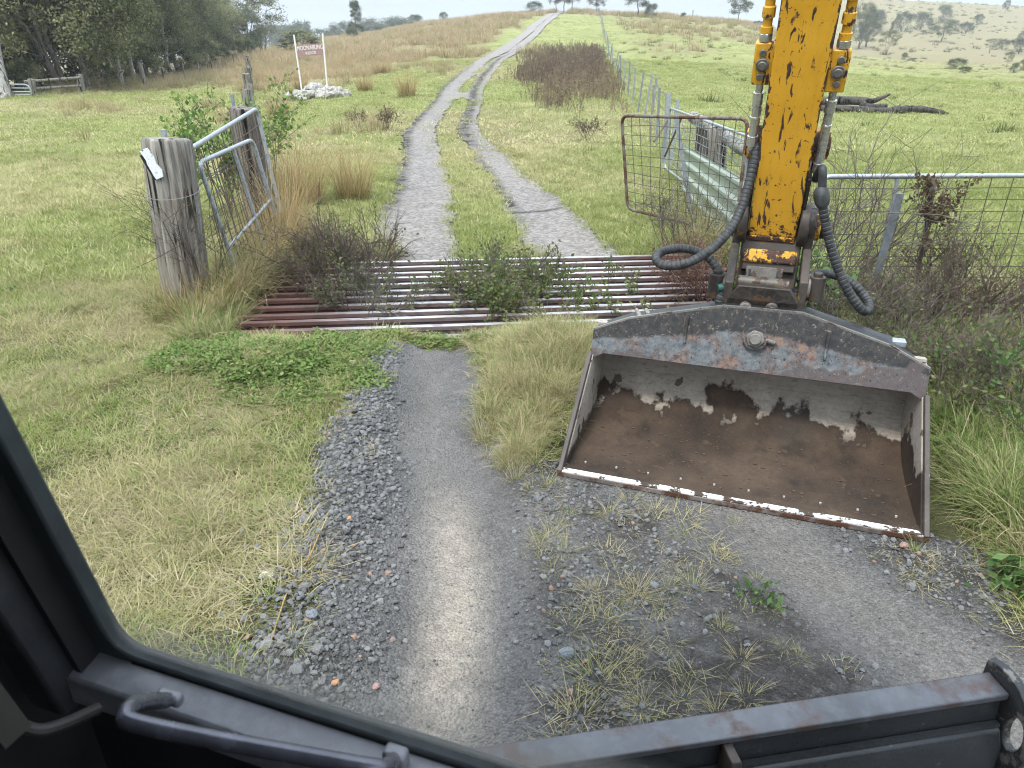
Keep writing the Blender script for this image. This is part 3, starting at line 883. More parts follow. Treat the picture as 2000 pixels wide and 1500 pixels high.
dens = (.42 * sst(y + (nz_ - .5) * 16, 22, 28) + .70 * sst(y + (nz_ - .5) * 30, 32, 46)) * (1 - sst(y + (nz_ - .5) * 26, 62, 78)) * sst(x - lx0 + (nz_ - .5) * 4.0, -.1, 1.6) * sst(fence_x(y) - x + (nz_ - .5) * 2, .2, 1.2) * (.25 + .75 * sst(nz_, .33, .55))
k = (rng.random(n) < dens * .27 * sst(fbm(x, y, .5, 3, 72), .3, .6) + .02 * (y > 24) * (x > lx0)) & (x > track_x(y) + 1.9); x, y = x[k], y[k]
push(x, y, .62 - .35 * (1 - sst(y, 28, 42)) + rng.normal(0, .22, len(x)), .55 + .6 * rng.random(len(x)))
p_, d_, s_ = flush()
scatter('dead_weeds', K_dead, p_, d_, s_, 'dense patch of dead dark brown weed stalks right of the track', 'weeds', .07)
# ------------------------------------------------------------------ materials of built things
def spline(pts, n=8):
    pts = [Vector(p) for p in pts]; out = []
    q = [pts[0] * 2 - pts[1]] + pts + [pts[-1] * 2 - pts[-2]]
    for i in range(1, len(q) - 2):
        a, b, c, d = q[i - 1], q[i], q[i + 1], q[i + 2]
        for k in range(n):
            t = k / n
            out.append(.5 * ((2 * b) + (c - a) * t + (2 * a - 5 * b + 4 * c - d) * t * t + (3 * b - a - 3 * c + d) * t ** 3))
    return out + [pts[-1]]

def yellow_mat(name='chipped_yellow_paint', wear=0.0):
    t = NT(name)
    tx = t.attr('tex', out='Vector') if not wear else t.obj()
    o = t.obj()
    sx = t.sep(tx)
    n = t.noise(o, 6, 5, .6)
    c = t.mix(t.rng(n, .3, .7), (.55, .275, .016), (.64, .335, .028))
    c = t.mix(t.rng(t.noise(t.map(tx, (40, 5, 20)), 1, 4, .65), .5, .75, 0, .4), c, (.36, .21, .035))
    w = t.noise(t.map(tx, (1, 1, 1), loc=(3, 1, 0)), 9, 2, .5)                       # where the chips gather
    s1 = t.rng(t.noise(t.map(tx, (30, 6, 10), rot=(0, 0, .16)), 1, 3, .55, .6), .60, .613)   # long scratches
    s2 = t.rng(t.noise(t.map(tx, (26, 34, 20), loc=(7, 2, 0)), 1, 4, .62), .635, .65)
    s3 = t.rng(t.noise(t.map(tx, (120, 60, 60)), 1, 4, .6), .665, .69)
    chip = t.math('MAXIMUM', t.math('MULTIPLY', s1, t.rng(w, .38, .45)), t.math('MULTIPLY', s2, t.rng(w, .34, .42)))
    s4 = t.rng(t.noise(t.map(tx, (15, 3.2, 8), rot=(0, 0, -.12), loc=(1.7, .4, 0)), 1, 5, .6, .5), .635, .645)
    chip = t.math('MAXIMUM', chip, t.math('MAXIMUM', s4, t.math('MULTIPLY', s3, .9)))
    if not wear:
        ed = t.rng(t.math('ADD', t.math('ABSOLUTE', sx[0]), t.math('MULTIPLY', t.math('SUBTRACT', t.noise(t.map(tx, (20, 14, 20)), 1, 4, .65), .5), .085)), .1235, .1265)
        lo = t.rng(t.math('ADD', sx[1], t.math('MULTIPLY', t.math('SUBTRACT', t.noise(tx, 24, 5, .7), .5), 1.3)), .02, -.05)
        chip = t.math('MAXIMUM', chip, t.math('MAXIMUM', ed, lo))
    else:
        chip = t.math('MAXIMUM', chip, t.rng(t.noise(o, 13, 5, .68), .62 - wear, .66 - wear))
    c = t.mix(chip, c, t.mix(t.rng(t.noise(o, 40, 4), .4, .6), (.032, .016, .014), (.075, .035, .025)))
    ro = t.mix(chip, (.36, .36, .36), (.75, .75, .75))
    p = t.n('BsdfPrincipled', {'Base Color': c, 'Roughness': ro, 'Normal': t.bump(t.math('MULTIPLY', chip, -1.0), .5, .002), 'Specular IOR Level': .45})
    t.t.links.new(p.outputs[0], t.out.inputs[0])
    return t.m
M_yel = yellow_mat()
M_yelw = yellow_mat('worn_yellow_paint', .15)
M_yelw2 = None
M_yelc = yellow_mat('grimy_fitting_paint', .02)

def worn_metal(name, base, base2, rust, scale=7, th=.55, rough=.6, soft=.03, speck=.0):
    t = NT(name); o = t.obj()
    n = t.noise(o, scale, 7, .68); n2 = t.noise(o, scale * 5, 5, .6); n3 = t.noise(o, 2.2, 4, .6)
    c = t.mix(t.rng(n3, .35, .65), base, base2)
    c = t.mix(t.rng(n2, .45, .7, 0, .35), c, tuple(x * 1.7 for x in base2))
    c = t.mix(t.rng(n, th, th + soft), c, t.mix(n2, rust, tuple(x * .5 for x in rust)))
    if speck: c = t.mix(t.rng(t.noise(o, 70, 3), .66, .7, 0, speck), c, (.02, .015, .013))
    return t.pbr(c, t.rng(n2, .3, .7, rough - .12, rough + .15), .25, t.bump(n2, .25, .003), .4)
M_grease = worn_metal('greasy_steel', (.022, .018, .016), (.065, .052, .044), (.11, .065, .04), 11, .56, .5)
M_steel = worn_metal('bare_worn_steel', (.10, .09, .08), (.24, .22, .20), (.10, .055, .035), 14, .58, .5)
M_black = worn_metal('scuffed_black_paint', (.017, .018, .02), (.036, .038, .041), (.12, .115, .11), 26, .655, .38, .02)
M_flange = worn_metal('polished_blade_steel', (.06, .061, .068), (.105, .106, .116), (.10, .065, .058), 6, .49, .38, .10)
M_silver = simple('chromed_pipe', (.62, .62, .60), .28, .85, .12, 30)
M_galv = simple('galvanised_pipe', (.34, .36, .38), .45, .55, .22, 30, .1)
M_star = simple('steel_post', (.23, .25, .27), .55, .4, .25, 18, .1)
M_wire = simple('fence_wire', (.10, .085, .075), .6, .4, .3, 20)
M_rusty = worn_metal('rusty_pipe', (.12, .10, .09), (.20, .17, .155), (.12, .055, .035), 6, .47, .7, .08)
M_railrust = worn_metal('rail_rust', (.065, .027, .02), (.12, .05, .036), (.04, .018, .014), 9, .6, .75, .1)
M_white = worn_metal('worn_white_paint', (.60, .60, .58), (.72, .72, .69), (.085, .058, .042), 15, .515, .7, .03)
M_sheetw = worn_metal('torn_white_tin', (.66, .68, .69), (.74, .75, .76), (.05, .05, .05), 22, .60, .5, .02)
M_bolt = simple('bolt_head', (.20, .185, .165), .5, .7, .3, 40, .2)
M_hosee = None
def hose_mat():
    t = NT('wrapped_hose'); o = t.obj()
    n = t.noise(o, 25, 5, .65)
    c = t.mix(t.rng(n, .35, .7), (.014, .014, .015), (.055, .055, .056))
    return t.pbr(c, .55, 0, t.bump(n, .2, .002), .4)
M_hose = hose_mat()

def plate_mat():
    t = NT('weathered_bucket_plate'); o = t.obj(); s = t.sep(o)
    n, n2, n3 = t.noise(o, 5, 8, .7), t.noise(o, 30, 6, .72), t.noise(o, 2, 4, .6)
    c = t.mix(t.rng(n2, .40, .66), (.075, .085, .095), (.175, .185, .19))
    c = t.mix(t.rng(n, .44, .52), c, t.mix(t.rng(n2, .4, .62), (.075, .05, .05), (.16, .14, .13)))
    c = t.mix(t.rng(t.math('ADD', n, t.math('MULTIPLY', t.math('SUBTRACT', n2, .5), .8)), .56, .6, 0, .8), c, (.21, .125, .085))
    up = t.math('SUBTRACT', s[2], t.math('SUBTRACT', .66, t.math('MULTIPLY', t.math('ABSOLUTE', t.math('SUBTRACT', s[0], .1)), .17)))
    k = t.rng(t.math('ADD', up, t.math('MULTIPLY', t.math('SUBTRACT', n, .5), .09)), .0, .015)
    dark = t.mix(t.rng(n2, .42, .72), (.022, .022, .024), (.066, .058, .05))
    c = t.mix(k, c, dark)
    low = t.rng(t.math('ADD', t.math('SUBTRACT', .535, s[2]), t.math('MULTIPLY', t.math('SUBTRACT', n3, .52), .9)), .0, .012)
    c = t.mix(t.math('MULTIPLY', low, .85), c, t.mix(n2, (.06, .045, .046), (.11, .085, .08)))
    c = t.mix(t.rng(t.noise(o, 62, 2), .66, .70), c, (.016, .016, .018))
    c = t.mix(t.rng(t.noise(t.map(o, (50, 50, 3)), 1, 4, .6), .62, .66, 0, .5), c, (.15, .11, .085))
    c = t.mix(t.rng(t.noise(o, 48, 5, .75), .60, .63, 0, .65), c, (.24, .20, .17))
    return t.pbr(c, t.rng(n, .3, .7, .45, .75), .15, t.bump(n2, .25, .004), .4)
M_plate = plate_mat()

def inside_mat():
    t = NT('muddy_bucket_steel'); o = t.obj(); s = t.sep(o)
    n, n2, n3 = t.noise(t.map(o, (1, .7, .8)), 4.2, 8, .6), t.noise(o, 42, 6, .7), t.noise(o, 2.3, 5, .6)
    grey = t.mix(t.rng(n3, .3, .7), (.31, .27, .23), (.42, .37, .315))
    grey = t.mix(t.rng(n2, .45, .75, 0, .35), grey, (.16, .135, .115))
    soil = t.mix(t.rng(n3, .34, .62), (.027, .020, .016), (.088, .060, .042))
    soil = t.mix(t.rng(n2, .35, .68, 0, .7), soil, (.055, .036, .025))
    soil = t.mix(t.rng(t.noise(o, 110, 4, .7), .6, .72, 0, .5), soil, (.20, .14, .10))
    lv = t.math('ADD', t.math('SUBTRACT', .145, s[2]), t.math('MULTIPLY', t.math('SUBTRACT', n, .5), .95))
    f = t.math('MAXIMUM', t.rng(lv, -.005, .03), t.rng(t.math('ADD', s[2], t.math('MULTIPLY', n, .05)), .115, .075))
    grey = t.mix(t.math('MULTIPLY', t.rng(t.math('ADD', lv, t.math('MULTIPLY', t.math('SUBTRACT', n2, .5), .25)), -.14, .02), .4), grey, (.15, .11, .08))
    grey = t.mix(t.rng(t.noise(t.map(o, (1, 1, 3)), 16, 6, .7), .56, .68, 0, .6), grey, (.13, .10, .08))
    wet = t.rng(t.math('ADD', lv, t.math('MULTIPLY', t.math('SUBTRACT', n2, .5), .06)), .10, .0)
    soil = t.mix(t.math('MULTIPLY', wet, .75), soil, (.026, .02, .017))
    grey = t.mix(t.math('MULTIPLY', t.rng(t.noise(t.map(o, (1.2, 14, 14)), 3, 5, .7), .5, .7), .35), grey, (.12, .10, .088))
    c = t.mix(f, grey, soil)
    spot = t.rng(t.noise(t.map(o, (1, 1, 1), loc=(4, 2, 9)), 9, 3, .5), .66, .68)
    c = t.mix(t.math('MULTIPLY', spot, .9), c, (.075, .05, .034))
    return t.pbr(c, .85, 0, t.bump(t.math('ADD', t.math('MULTIPLY', f, .7), t.math('MULTIPLY', n2, .7)), .6, .012), .2)
M_inside = inside_mat()

def wood_mat(name, c1, c2, lichen=0.0, vertical=True):
    t = NT(name); o = t.obj()
    st = (26, 26, 1.3) if vertical else (1.3, 26, 26)
    g = t.noise(t.map(o, st), 1, 6, .7, .4); n = t.noise(o, 2.3, 5, .6)
    c = t.mix(t.rng(g, .32, .66), c1, c2)
    c = t.mix(t.rng(t.noise(t.map(o, tuple(q * .6 for q in st)), 1, 3, .5, .3), .565, .605), c, tuple(q * .22 for q in c1))
    c = t.mix(t.rng(n, .5, .68, 0, .5), c, (.17, .125, .085))
    if lichen: c = t.mix(t.rng(t.noise(o, 30, 5, .7), .62 - lichen, .66 - lichen), c, (.30, .32, .26))
    return t.pbr(c, .88, 0, t.bump(g, .8, .012), .2)
M_wood = wood_mat('weathered_grey_wood', (.085, .076, .066), (.33, .305, .27))
M_woodd = wood_mat('dark_weathered_wood', (.055, .045, .038), (.22, .195, .17))
M_rail = wood_mat('lichen_rail', (.13, .115, .10), (.27, .25, .22), .10, False)
M_bark = wood_mat('bark', (.075, .06, .05), (.20, .17, .145))
M_barkp = wood_mat('pale_bark', (.20, .185, .165), (.42, .40, .37))
M_log = wood_mat('burnt_log', (.022, .02, .019), (.10, .09, .082))
M_twig = simple('dry_twig', (.085, .06, .048), .85, 0, .35, 5)
M_twigg = simple('grey_twig', (.13, .105, .085), .85, 0, .3, 5)
M_rubber = simple('window_rubber', (.035, .042, .045), .6, 0, .3, 12, .2)
M_cab = worn_metal('cab_frame_paint', (.14, .14, .155), (.21, .21, .225), (.30, .29, .27), 9, .58, .40, .1)  # base colour lifted for the sky reflected on the sill bar
M_pillar = simple('pillar_paint', (.028, .028, .031), .45, .1, .4, 12, .15)
M_cabd = simple('cab_dark_plastic', (.012, .012, .013), .6, 0, .3, 9, .1)
M_handrail = simple('handrail_paint', (.10, .10, .12), .25, .5, .3, 24)
M_green = simple('green_sheet', (.255, .295, .235), .45, .1, .12, 3)
M_board = simple('sign_board', (.29, .175, .17), .6, 0, .14, 9)
M_letter = simple('sign_lettering', (.72, .70, .66), .6, 0, .05, 9)
M_pole = simple('white_pole', (.66, .65, .62), .5, 0, .12, 9)

# ------------------------------------------------------------------ excavator (arm, hitch, bucket, blade and the cab we look out of)
exc = thing('excavator', 'yellow excavator with chipped arm and wide rusty mud bucket resting on the gravel', 'excavator', (0, 0, 0))
exc.rotation_euler.z = MANG
LOC0 = Matrix()
Bc, Tc = W2M(P(1506, 463, 3.96)), W2M(P(1587, 0, 3.18))
ad = (Tc - Bc).normalized()
ad.x *= .6; ad.normalize()
ax_ = Vector((1, 0, 0)); ax_ = (ax_ - ad * ax_.dot(ad)).normalized()
an = ad.cross(ax_)
if an.y < 0: an = -an
def A(x, l, d=0.0):
    """arm coordinates: across, along (0 = foot of the yellow face), depth behind the face"""
    return Bc + ax_ * x + ad * l + an * d
def arm_mesh():
    mb = MB(); mb.tex = []
    ls = [0, .1, .3, .6, .9, 1.2, 1.5, 2.0, 2.5]
    sec = [(-.1285, 0), (.1285, 0), (.1285, .30), (-.1285, .30)]
    for l in ls:
        for x, d in sec:
            mb.v.append(tuple(A(x, l, d))); mb.tex.append((x, l, d))
    for i in range(len(ls) - 1):
        for k in range(4):
            k2 = (k + 1) % 4
            mb.f.append((i * 4 + k, i * 4 + k2, i * 4 + 4 + k2, i * 4 + 4 + k))
    mb.f += [(0, 1, 2, 3), tuple(len(mb.v) - 4 + k for k in range(4))]
    return mb.build('dipper_arm', M_yel, exc, .008, 30)
arm = arm_mesh()
for sx in (-1, 1):
    MB().prism([A(sx * .1315, .34, .02), A(sx * .1315, -.16, .05), A(sx * .1315, -.2, .16), A(sx * .1315, -.12, .27), A(sx * .1315, .34, .30)], ax_ * (sx * .022)).build('side_plate', M_grease, arm, .004)
MB().box(A(0, -.012, .02), .25, .03, .05, (ax_, ad, an)).build('foot_flange', M_yelw, arm, .005)
# hose clamp ears
for sx, nm in ((-1, 'clamp_ear'), (1, 'clamp_ear')):
    cl = W2M(P(1497 if sx < 0 else 1631, 122, 3.45))
    mid = (cl - Bc); l0 = mid.dot(ad)
    e = MB()
    e.box(A(sx * .170, l0, .03), .085, .19, .014, (ax_, ad, an))
    e.box(A(sx * .170, l0 + .09, .06), .085, .014, .07, (ax_, ad, an))
    e.box(A(sx * .170, l0 - .09, .05), .085, .014, .05, (ax_, ad, an))
    e.box(A(sx * .2115, l0, .05), .008, .19, .05, (ax_, ad, an))
    ear = e.build(nm, M_yel if False else M_yelc, arm, .004)
    for dl in (.055, -.055):
        b = MB(); b.cyl(A(sx * .176, l0 + dl, .03), A(sx * .176, l0 + dl, .008), .017, 12); b.build('bolt_head', M_bolt, ear, .003)
    b = MB(); b.cyl(A(sx * .172, l0, .025), A(sx * .172, l0, .008), .031, 20); b.cyl(A(sx * .172, l0, .01), A(sx * .172, l0, -.004), .020, 18)
    b.build('port_plug', M_bolt, ear, .003)
    # pipe above the ear: yellow stepped fitting
    f = MB(); rs = []; ps = []
    for k, (dl, r) in enumerate([(.10, .030), (.135, .026), (.136, .029), (.165, .029), (.166, .022), (.20, .022), (.205, .03), (.25, .03), (.255, .023), (.30, .023), (.305, .031), (.37, .031), (.375, .025), (.9, .025)]):
        ps.append(A(sx * .175, l0 + dl, .05)); rs.append(r)
    f.tube(ps[2:], rs[2:], 16); f.build('upper_fitting', M_yelc, arm)
    MB().tube(ps[:2], [.032, .032], 6).build('hex_nut', M_silver, arm, .002)
    # silver pipe below the ear
    f = MB(); ps, rs = [], []
    L = .36 if sx < 0 else .46
    for dl, r in [(-.095, .018), (-.14, .018), (-.141, .025), (-.20, .025), (-.201, .021), (-.26, .022), (-.261, .025), (-.27, .025), (-.271, .022), (-L, .022), (-L - .001, .027), (-L - .05, .027), (-L - .051, .018), (-L - .09, .018)]:
        ps.append(A(sx * .172, l0 + dl, .05)); rs.append(r)
    f.tube(ps, rs, 14); f.build('hose_pipe', M_silver, arm, 0, 25)
    if sx < 0: hoseL0 = ps[-1]
    else: hoseR0 = ps[-1]
# pin bosses
M_pinw = worn_metal('greasy_worn_pin', (.030, .024, .020), (.075, .060, .050), (.30, .17, .03), 10, .60, .5)
lp = .47
mb = MB(); mb.cyl(A(-.19, lp, .16), A(.20, lp, .16), .085, 28); mb.cyl(A(-.205, lp, .16), A(.215, lp, .16), .07, 24)
mb.build('upper_pin_boss', M_yelw, arm, .006)
MB().box(A(.17, lp - .12, .16), .05, .05, .05, (ax_, ad, an)).build('grease_block', M_grease, arm, .005)
for sx in (-1, 1):
    mb = MB(); mb.cyl(A(sx * .134, .05, .07), A(sx * .185, .05, .07), .118, 32); mb.cyl(A(sx * .18, .05, .07), A(sx * .215, .05, .07), .092, 28); mb.build('foot_pin_boss', M_pinw, arm, .008)
mb = MB(); mb.cyl(A(.214, .05, .07), A(.245, .05, .07), .078, 24); mb.build('pin_collar', M_yelw, arm, .005)
mb = MB(); mb.cyl(A(.244, .05, .07), A(.272, .05, .07), .066, 24); mb.cyl(A(.271, .05, .07), A(.29, .05, .07), .03, 6); mb.build('pin_cap', M_grease, arm, .004)
# bucket link running up the left side and the rod behind
mb = MB(); mb.prism([A(-.15, .10, .12), A(-.15, .62, .16), A(-.15, .62, .28), A(-.15, .0, .26)], ax_ * -.03); mb.build('bucket_link', M_rusty, arm, .006)
MB().cyl(A(0, .05, .36), A(0, 1.5, .40), .035, 18).build('ram_rod', M_silver, arm)
MB().cyl(A(0, 1.1, .39), A(0, 2.5, .43), .07, 22).build('ram_cylinder', M_yelc, arm, .004)

M_hsteel = worn_metal('dirty_hitch_steel', (.05, .045, .04), (.14, .125, .11), (.075, .045, .03), 12, .52, .5)
# hitch between arm and bucket
X1, Y1, Z1 = Vector((1, 0, 0)), Vector((0, .94, -.34)), Vector((0, .34, .94))
def H(u, v, s): return W2M(P(u, v, s))
hit_c = H(1497, 540, 4.05); hx = hit_c.x
hitch = MB().box((hx, hit_c.y + .03, hit_c.z), .315, .16, .46, (X1, Y1, Z1)).build('quick_hitch', M_grease, exc, .01)
c = H(1502, 503, 3.99)
MB().box(c, .285, .12, .075, (X1, Y1, Z1)).build('yoke_bar', M_yelw, hitch, .012)
MB().box(c + Vector((0, -.01, -.055)), .28, .10, .05, (X1, Y1, Z1)).build('yoke_face', M_grease, hitch, .006)
c = H(1492, 534, 3.93); MB().box(c, .195, .03, .07, (X1, Y1, Z1)).build('latch_plate', M_hsteel, hitch, .006)
mb = MB()
for s in (-.075, .07): MB().box(c + Vector((s, -.012, .004)), .012, .02, .034, (X1, Y1, Z1)).build('latch_slot', M_black, hitch)
c = H(1490, 553, 3.92); MB().cyl(c - X1 * .135, c + X1 * .135, .034, 22).build('locking_bar', M_hsteel, hitch, .004)
c = H(1492, 572, 3.88); mb = MB(); mb.tube([c - X1 * .125, c + X1 * .125], [.045, .045], 6); mb.box(c + Vector((0, -.03, .012)), .17, .03, .022, (X1, Y1, Z1)); mb.build('hook_block', M_hsteel, hitch, .004)
c = H(1490, 590, 3.88); MB().box(c, .24, .05, .06, (X1, Y1, Z1)).build('hook_guard', M_grease, hitch, .006)
for sx in (-1, 1):
    pa = A(sx * .17, .05, .07); pb = H(1428 if sx < 0 else 1553, 560, 3.9)
    x0 = sx * .168 + hx
    pl = [(pa.y - .09, pa.z + .02), (pa.y, pa.z + .1), (pa.y + .1, pa.z), (pb.y + .12, pb.z + .02), (pb.y + .06, pb.z - .13), (pb.y - .08, pb.z - .12), (pb.y - .08, pb.z + .05), (pa.y - .06, pa.z - .12)]
    MB().prism([(x0, y, z) for y, z in pl], (sx * .045, 0, 0)).build('cheek_plate', M_pinw, hitch, .006)
    mb = MB(); q = Vector((x0, pb.y, pb.z)); mb.cyl(q, q + X1 * (sx * .06), .075, 26); mb.cyl(q + X1 * (sx * .06), q + X1 * (sx * .10), .052, 20); mb.build('hitch_ear', M_hsteel if sx > 0 else M_grease, hitch, .006)
    q2 = q + X1 * (sx * .09)
    mb = MB(); mb.cyl(q2 + Vector((0, -.02, -.06)), q2 + Vector((0, -.02, .075)), .042, 18); mb.cyl(q2 + Vector((0, -.02, .07)), q2 + Vector((0, -.02, .095)), .026, 6); mb.build('hose_swivel', M_grease, hitch, .005)
MB().cyl(H(1402, 562, 3.86), H(1414, 560, 3.86), .02, 12).build('green_plug', simple('green_plastic', (.02, .10, .08), .5), hitch)
# bucket
AL, AR = -.785, .914
bk_prof = [(3.075, .012), (3.30, .006), (3.55, .010), (3.70, .035), (3.82, .085), (3.91, .16), (3.965, .26), (3.985, .37), (3.96, .47), (3.91, .53), (3.85, .565), (3.79, .575)]
mb = MB(); n = len(bk_prof); nx = 2
pr = spline([Vector((0, b, z)) for b, z in bk_prof], 3); n = len(pr)
off = []
for i, p in enumerate(pr):
    d = (pr[min(i + 1, n - 1)] - pr[max(i - 1, 0)]).normalized(); off.append(p + Vector((0, d.z, -d.y)) * .014)
ring = pr + off[::-1]
vs = [(AL + .004, p.y, p.z) for p in ring] + [(AR - .004, p.y, p.z) for p in ring]
m_ = len(ring)
mb.add(vs, [(i, (i + 1) % m_, (i + 1) % m_ + m_, i + m_) for i in range(m_)])
bucket = mb.build('bucket', M_inside, exc, 0, 30)
for x0, sx in ((AL, -1), (AR, 1)):
    poly = [(x0, 3.062, .0), (x0, 3.10, -.002)] + [(x0, p.y + .012, p.z - .01 if p.z < .1 else p.z) for p in pr[2:-2]] + [(x0, 3.78, .565), (x0, 3.705, .555), (x0, 3.664, .445)]
    MB().prism(poly, (sx * -.016, 0, 0)).build('side_wall', M_inside, bucket)
    MB().beam((x0 + sx * .002, 3.052, .018), (x0 + sx * .002, 3.650, .448), .024, .034, (0, -.5, .8)).build('side_cutter', worn_metal('side_edge_%s' % ('l' if sx < 0 else 'r'), (.045, .036, .032), (.09, .075, .066), (.36, .34, .32), 10, .64, .6), bucket, .004)
def plate_pt(a, z): return Vector((a, 3.66 + .30 * (z - .45), z))
top = [(AL, .575), (-.59, .655), (-.1, .768), (.29, .772), (.72, .66), (AR, .572)]
low = [(AR, .40), (AR - .02, .425), (AR - .07, .452)] + [(a, .452) for a in (.4, 0, -.4)] + [(AL + .07, .452), (AL + .02, .425), (AL, .40)]
poly = [plate_pt(a, z) for a, z in top] + [plate_pt(a, z) for a, z in low]
pn = Vector((0, -.958, .287))
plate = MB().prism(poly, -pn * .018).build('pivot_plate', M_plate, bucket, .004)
mb = MB()
for i in range(len(top) - 1):
    a, b = plate_pt(*top[i]), plate_pt(*top[i + 1])
    o = Vector((0, .18, -.02))
    mb.prism([a + Vector((0, .019, .0)), b + Vector((0, .019, .0)), b + o, a + o], (0, 0, -.012))
mb.build('top_cover', M_black, bucket)
mb = MB()
for i in range(len(top) - 1):
    mb.beam(plate_pt(*top[i]) + Vector((0, .008, .003)), plate_pt(*top[i + 1]) + Vector((0, .008, .003)), .012, .010)
mb.build('top_edge', M_steel, plate)
for u, v, zt in ((1338, 640, .71), (1612, 655, .70)):
    a = W2M(P(u, v, 3.75)).x
    q0, q1 = plate_pt(a, .56), plate_pt(a, zt)
    MB().beam(q0 + pn * .006, q1 + pn * .012, .014, .02, tuple(pn)).build('gusset', M_plate, plate, .003)
pc = H(1475, 661, 3.74); pc = plate_pt(pc.x, pc.z)
mb = MB(); mb.cyl(pc, pc + pn * .03, .062, 30); boss = mb.build('pivot_boss', M_plate, plate, .006)
mb = MB(); mb.cyl(pc + pn * .025, pc + pn * .05, .048, 6); mb.build('pivot_washer', M_steel, boss, .004)
mb = MB(); mb.cyl(pc + pn * .04, pc + pn * .075, .030, 20); mb.build('pivot_pin', M_bolt, boss, .004)
mb = MB(); mb.cyl(pc + pn * .02 + X1 * .05, pc + pn * .02 + X1 * .10 + Vector((0, 0, -.012)), .014, 8); mb.build('grease_nipple', M_steel, boss, .003)
rr_ = np.random.default_rng(8)
ce = MB()
N_ = 34
for i in range(N_):
    a0, a1 = AL - .016 + (AR - AL + .032) * i / N_, AL - .016 + (AR - AL + .032) * (i + 1) / N_
    ce.box(((a0 + a1) / 2, 3.062, .012), a1 - a0, .028, .026)
ce = MB().box(((AL + AR) / 2, 3.063, .010), AR - AL + .03, .034, .026).build('cutting_edge', M_rusty, bucket, .003)
MB().box(((AL + AR) / 2, 3.068, .026), AR - AL + .02, .036, .006).build('paint_stripe', M_white, ce)
MB().box(((AL + AR) / 2, 3.11, .0195), AR - AL, .05, .012).build('edge_overlap', M_inside, ce)
rs = np.random.default_rng(77); V_, F_ = [], []
for i in range(420):
    bm = rock_bm(500 + i % 12, 1, .6); r_ = .002 + .009 * rs.random() ** 3
    a_, b_ = rs.uniform(AL + .05, AR - .05), 3.12 + .62 * rs.random() ** .8
    z_ = float(np.interp(b_, [p.y for p in pr], [p.z for p in pr])) + r_ * .3; o_ = len(V_)
    V_ += [(v.co.x * r_ * 1.3 + a_, v.co.y * r_ + b_, v.co.z * r_ * .7 + z_) for v in bm.verts]; F_ += [tuple(v.index + o_ for v in f.verts) for f in bm.faces]; bm.free()
M_soil = simple('loose_soil', (.085, .058, .040), .95, 0, .5, 30)
sl_ = link('loose_soil', npmesh('loose_soil', V_, F_, M_soil), bucket); sl_['kind'] = 'stuff'
M_bright = simple('bright_bolt', (.42, .40, .37), .5, .2)
for i in range(10):
    a = AL + .1 + (AR - AL - .2) * i / 9
    MB().cyl((a, 3.20, .005), (a, 3.20, .0165), .0055, 10).build('plough_bolt', M_bright, bucket)
c = H(1487, 600, 3.84)
mb = MB(); mb.box((hx - .01, c.y + .05, c.z - .0), .36, .16, .10); mb.prism([(hx - .19, c.y - .03, c.z + .05), (hx - .14, c.y - .03, c.z + .12), (hx + .12, c.y - .03, c.z + .12), (hx + .17, c.y - .03, c.z + .05), (hx + .17, c.y - .03, .64), (hx - .19, c.y - .03, .64)], (0, .06, 0))
head = mb.build('bucket_head', M_grease, bucket, .006)
for u in (1455, 1507):
    q = H(u, 603, 3.79); mb = MB(); mb.cyl((q.x, q.y + .03, q.z), (q.x, q.y - .012, q.z), .032, 22); mb.cyl((q.x, q.y - .01, q.z), (q.x, q.y - .022, q.z), .017, 6); mb.build('head_bolt', M_steel, head, .003)
q0, q1 = H(1215, 633, 3.95), H(1405, 603, 3.95)
MB().beam(q0 + Vector((0, .02, -.01)), q1 + Vector((0, .02, -.01)), .05, .02).build('tilt_guard', M_steel, bucket, .004)
for u in (1243, 1262): MB().tube([H(u, 605, 4.02), H(u + 8, 620, 3.96)], [.012, .012], 10).build('tilt_port', M_steel, bucket)
mb = MB(); mb.beam(H(1570, 612, 3.86), H(1740, 672, 3.72), .10, .05); mb.build('tilt_guard', M_black, bucket, .004)
mb = MB(); mb.box(H(1748, 668, 3.72), .10, .06, .03); mb.build('tilt_anchor', M_galv, bucket, .004)
# hoses
def hose(pts, r, name='hydraulic_hose', wrap=True, n=26):
    ps = spline(pts, n)
    L = [0]
    for i in range(1, len(ps)): L.append(L[-1] + (ps[i] - ps[i - 1]).length)
    m = int(L[-1] / .0035) + 2
    q, rs = [], []
    for k in range(m):
        t = L[-1] * k / (m - 1); i = min(max(np.searchsorted(L, t) - 1, 0), len(ps) - 2)
        f = (t - L[i]) / max(L[i + 1] - L[i], 1e-6); q.append(ps[i].lerp(ps[i + 1], f))
        ph = (t / .023) % 1.0
        rs.append(r * (1 + (.07 * (.5 - ph) - (.09 if ph > .84 else 0)) if wrap else 1))
    mb = MB(); mb.tube(q, rs, 12)
    return mb.build(name, M_hose, exc, 0, 55)
hose([hoseL0, H(1478, 290, 3.72), H(1462, 360, 3.74), H(1440, 425, 3.72), H(1400, 478, 3.68), H(1345, 513, 3.66), H(1300, 519, 3.70), H(1281, 505, 3.76), H(1297, 490, 3.83), H(1340, 486, 3.87), H(1383, 503, 3.88), H(1408, 540, 3.88), H(1412, 560, 3.88)], .0235)
hose([hoseR0, H(1606, 330, 3.62), H(1605, 378, 3.66)], .022, wrap=False)
mb = MB(); q = H(1605, 385, 3.66); d = (H(1607, 400, 3.67) - H(1604, 370, 3.66)).normalized()
mb.tube([q - d * .05, q - d * .03, q, q + d * .03, q + d * .05], [.026, .038, .040, .036, .027], 16); mb.build('hose_sleeve', M_hose, exc)
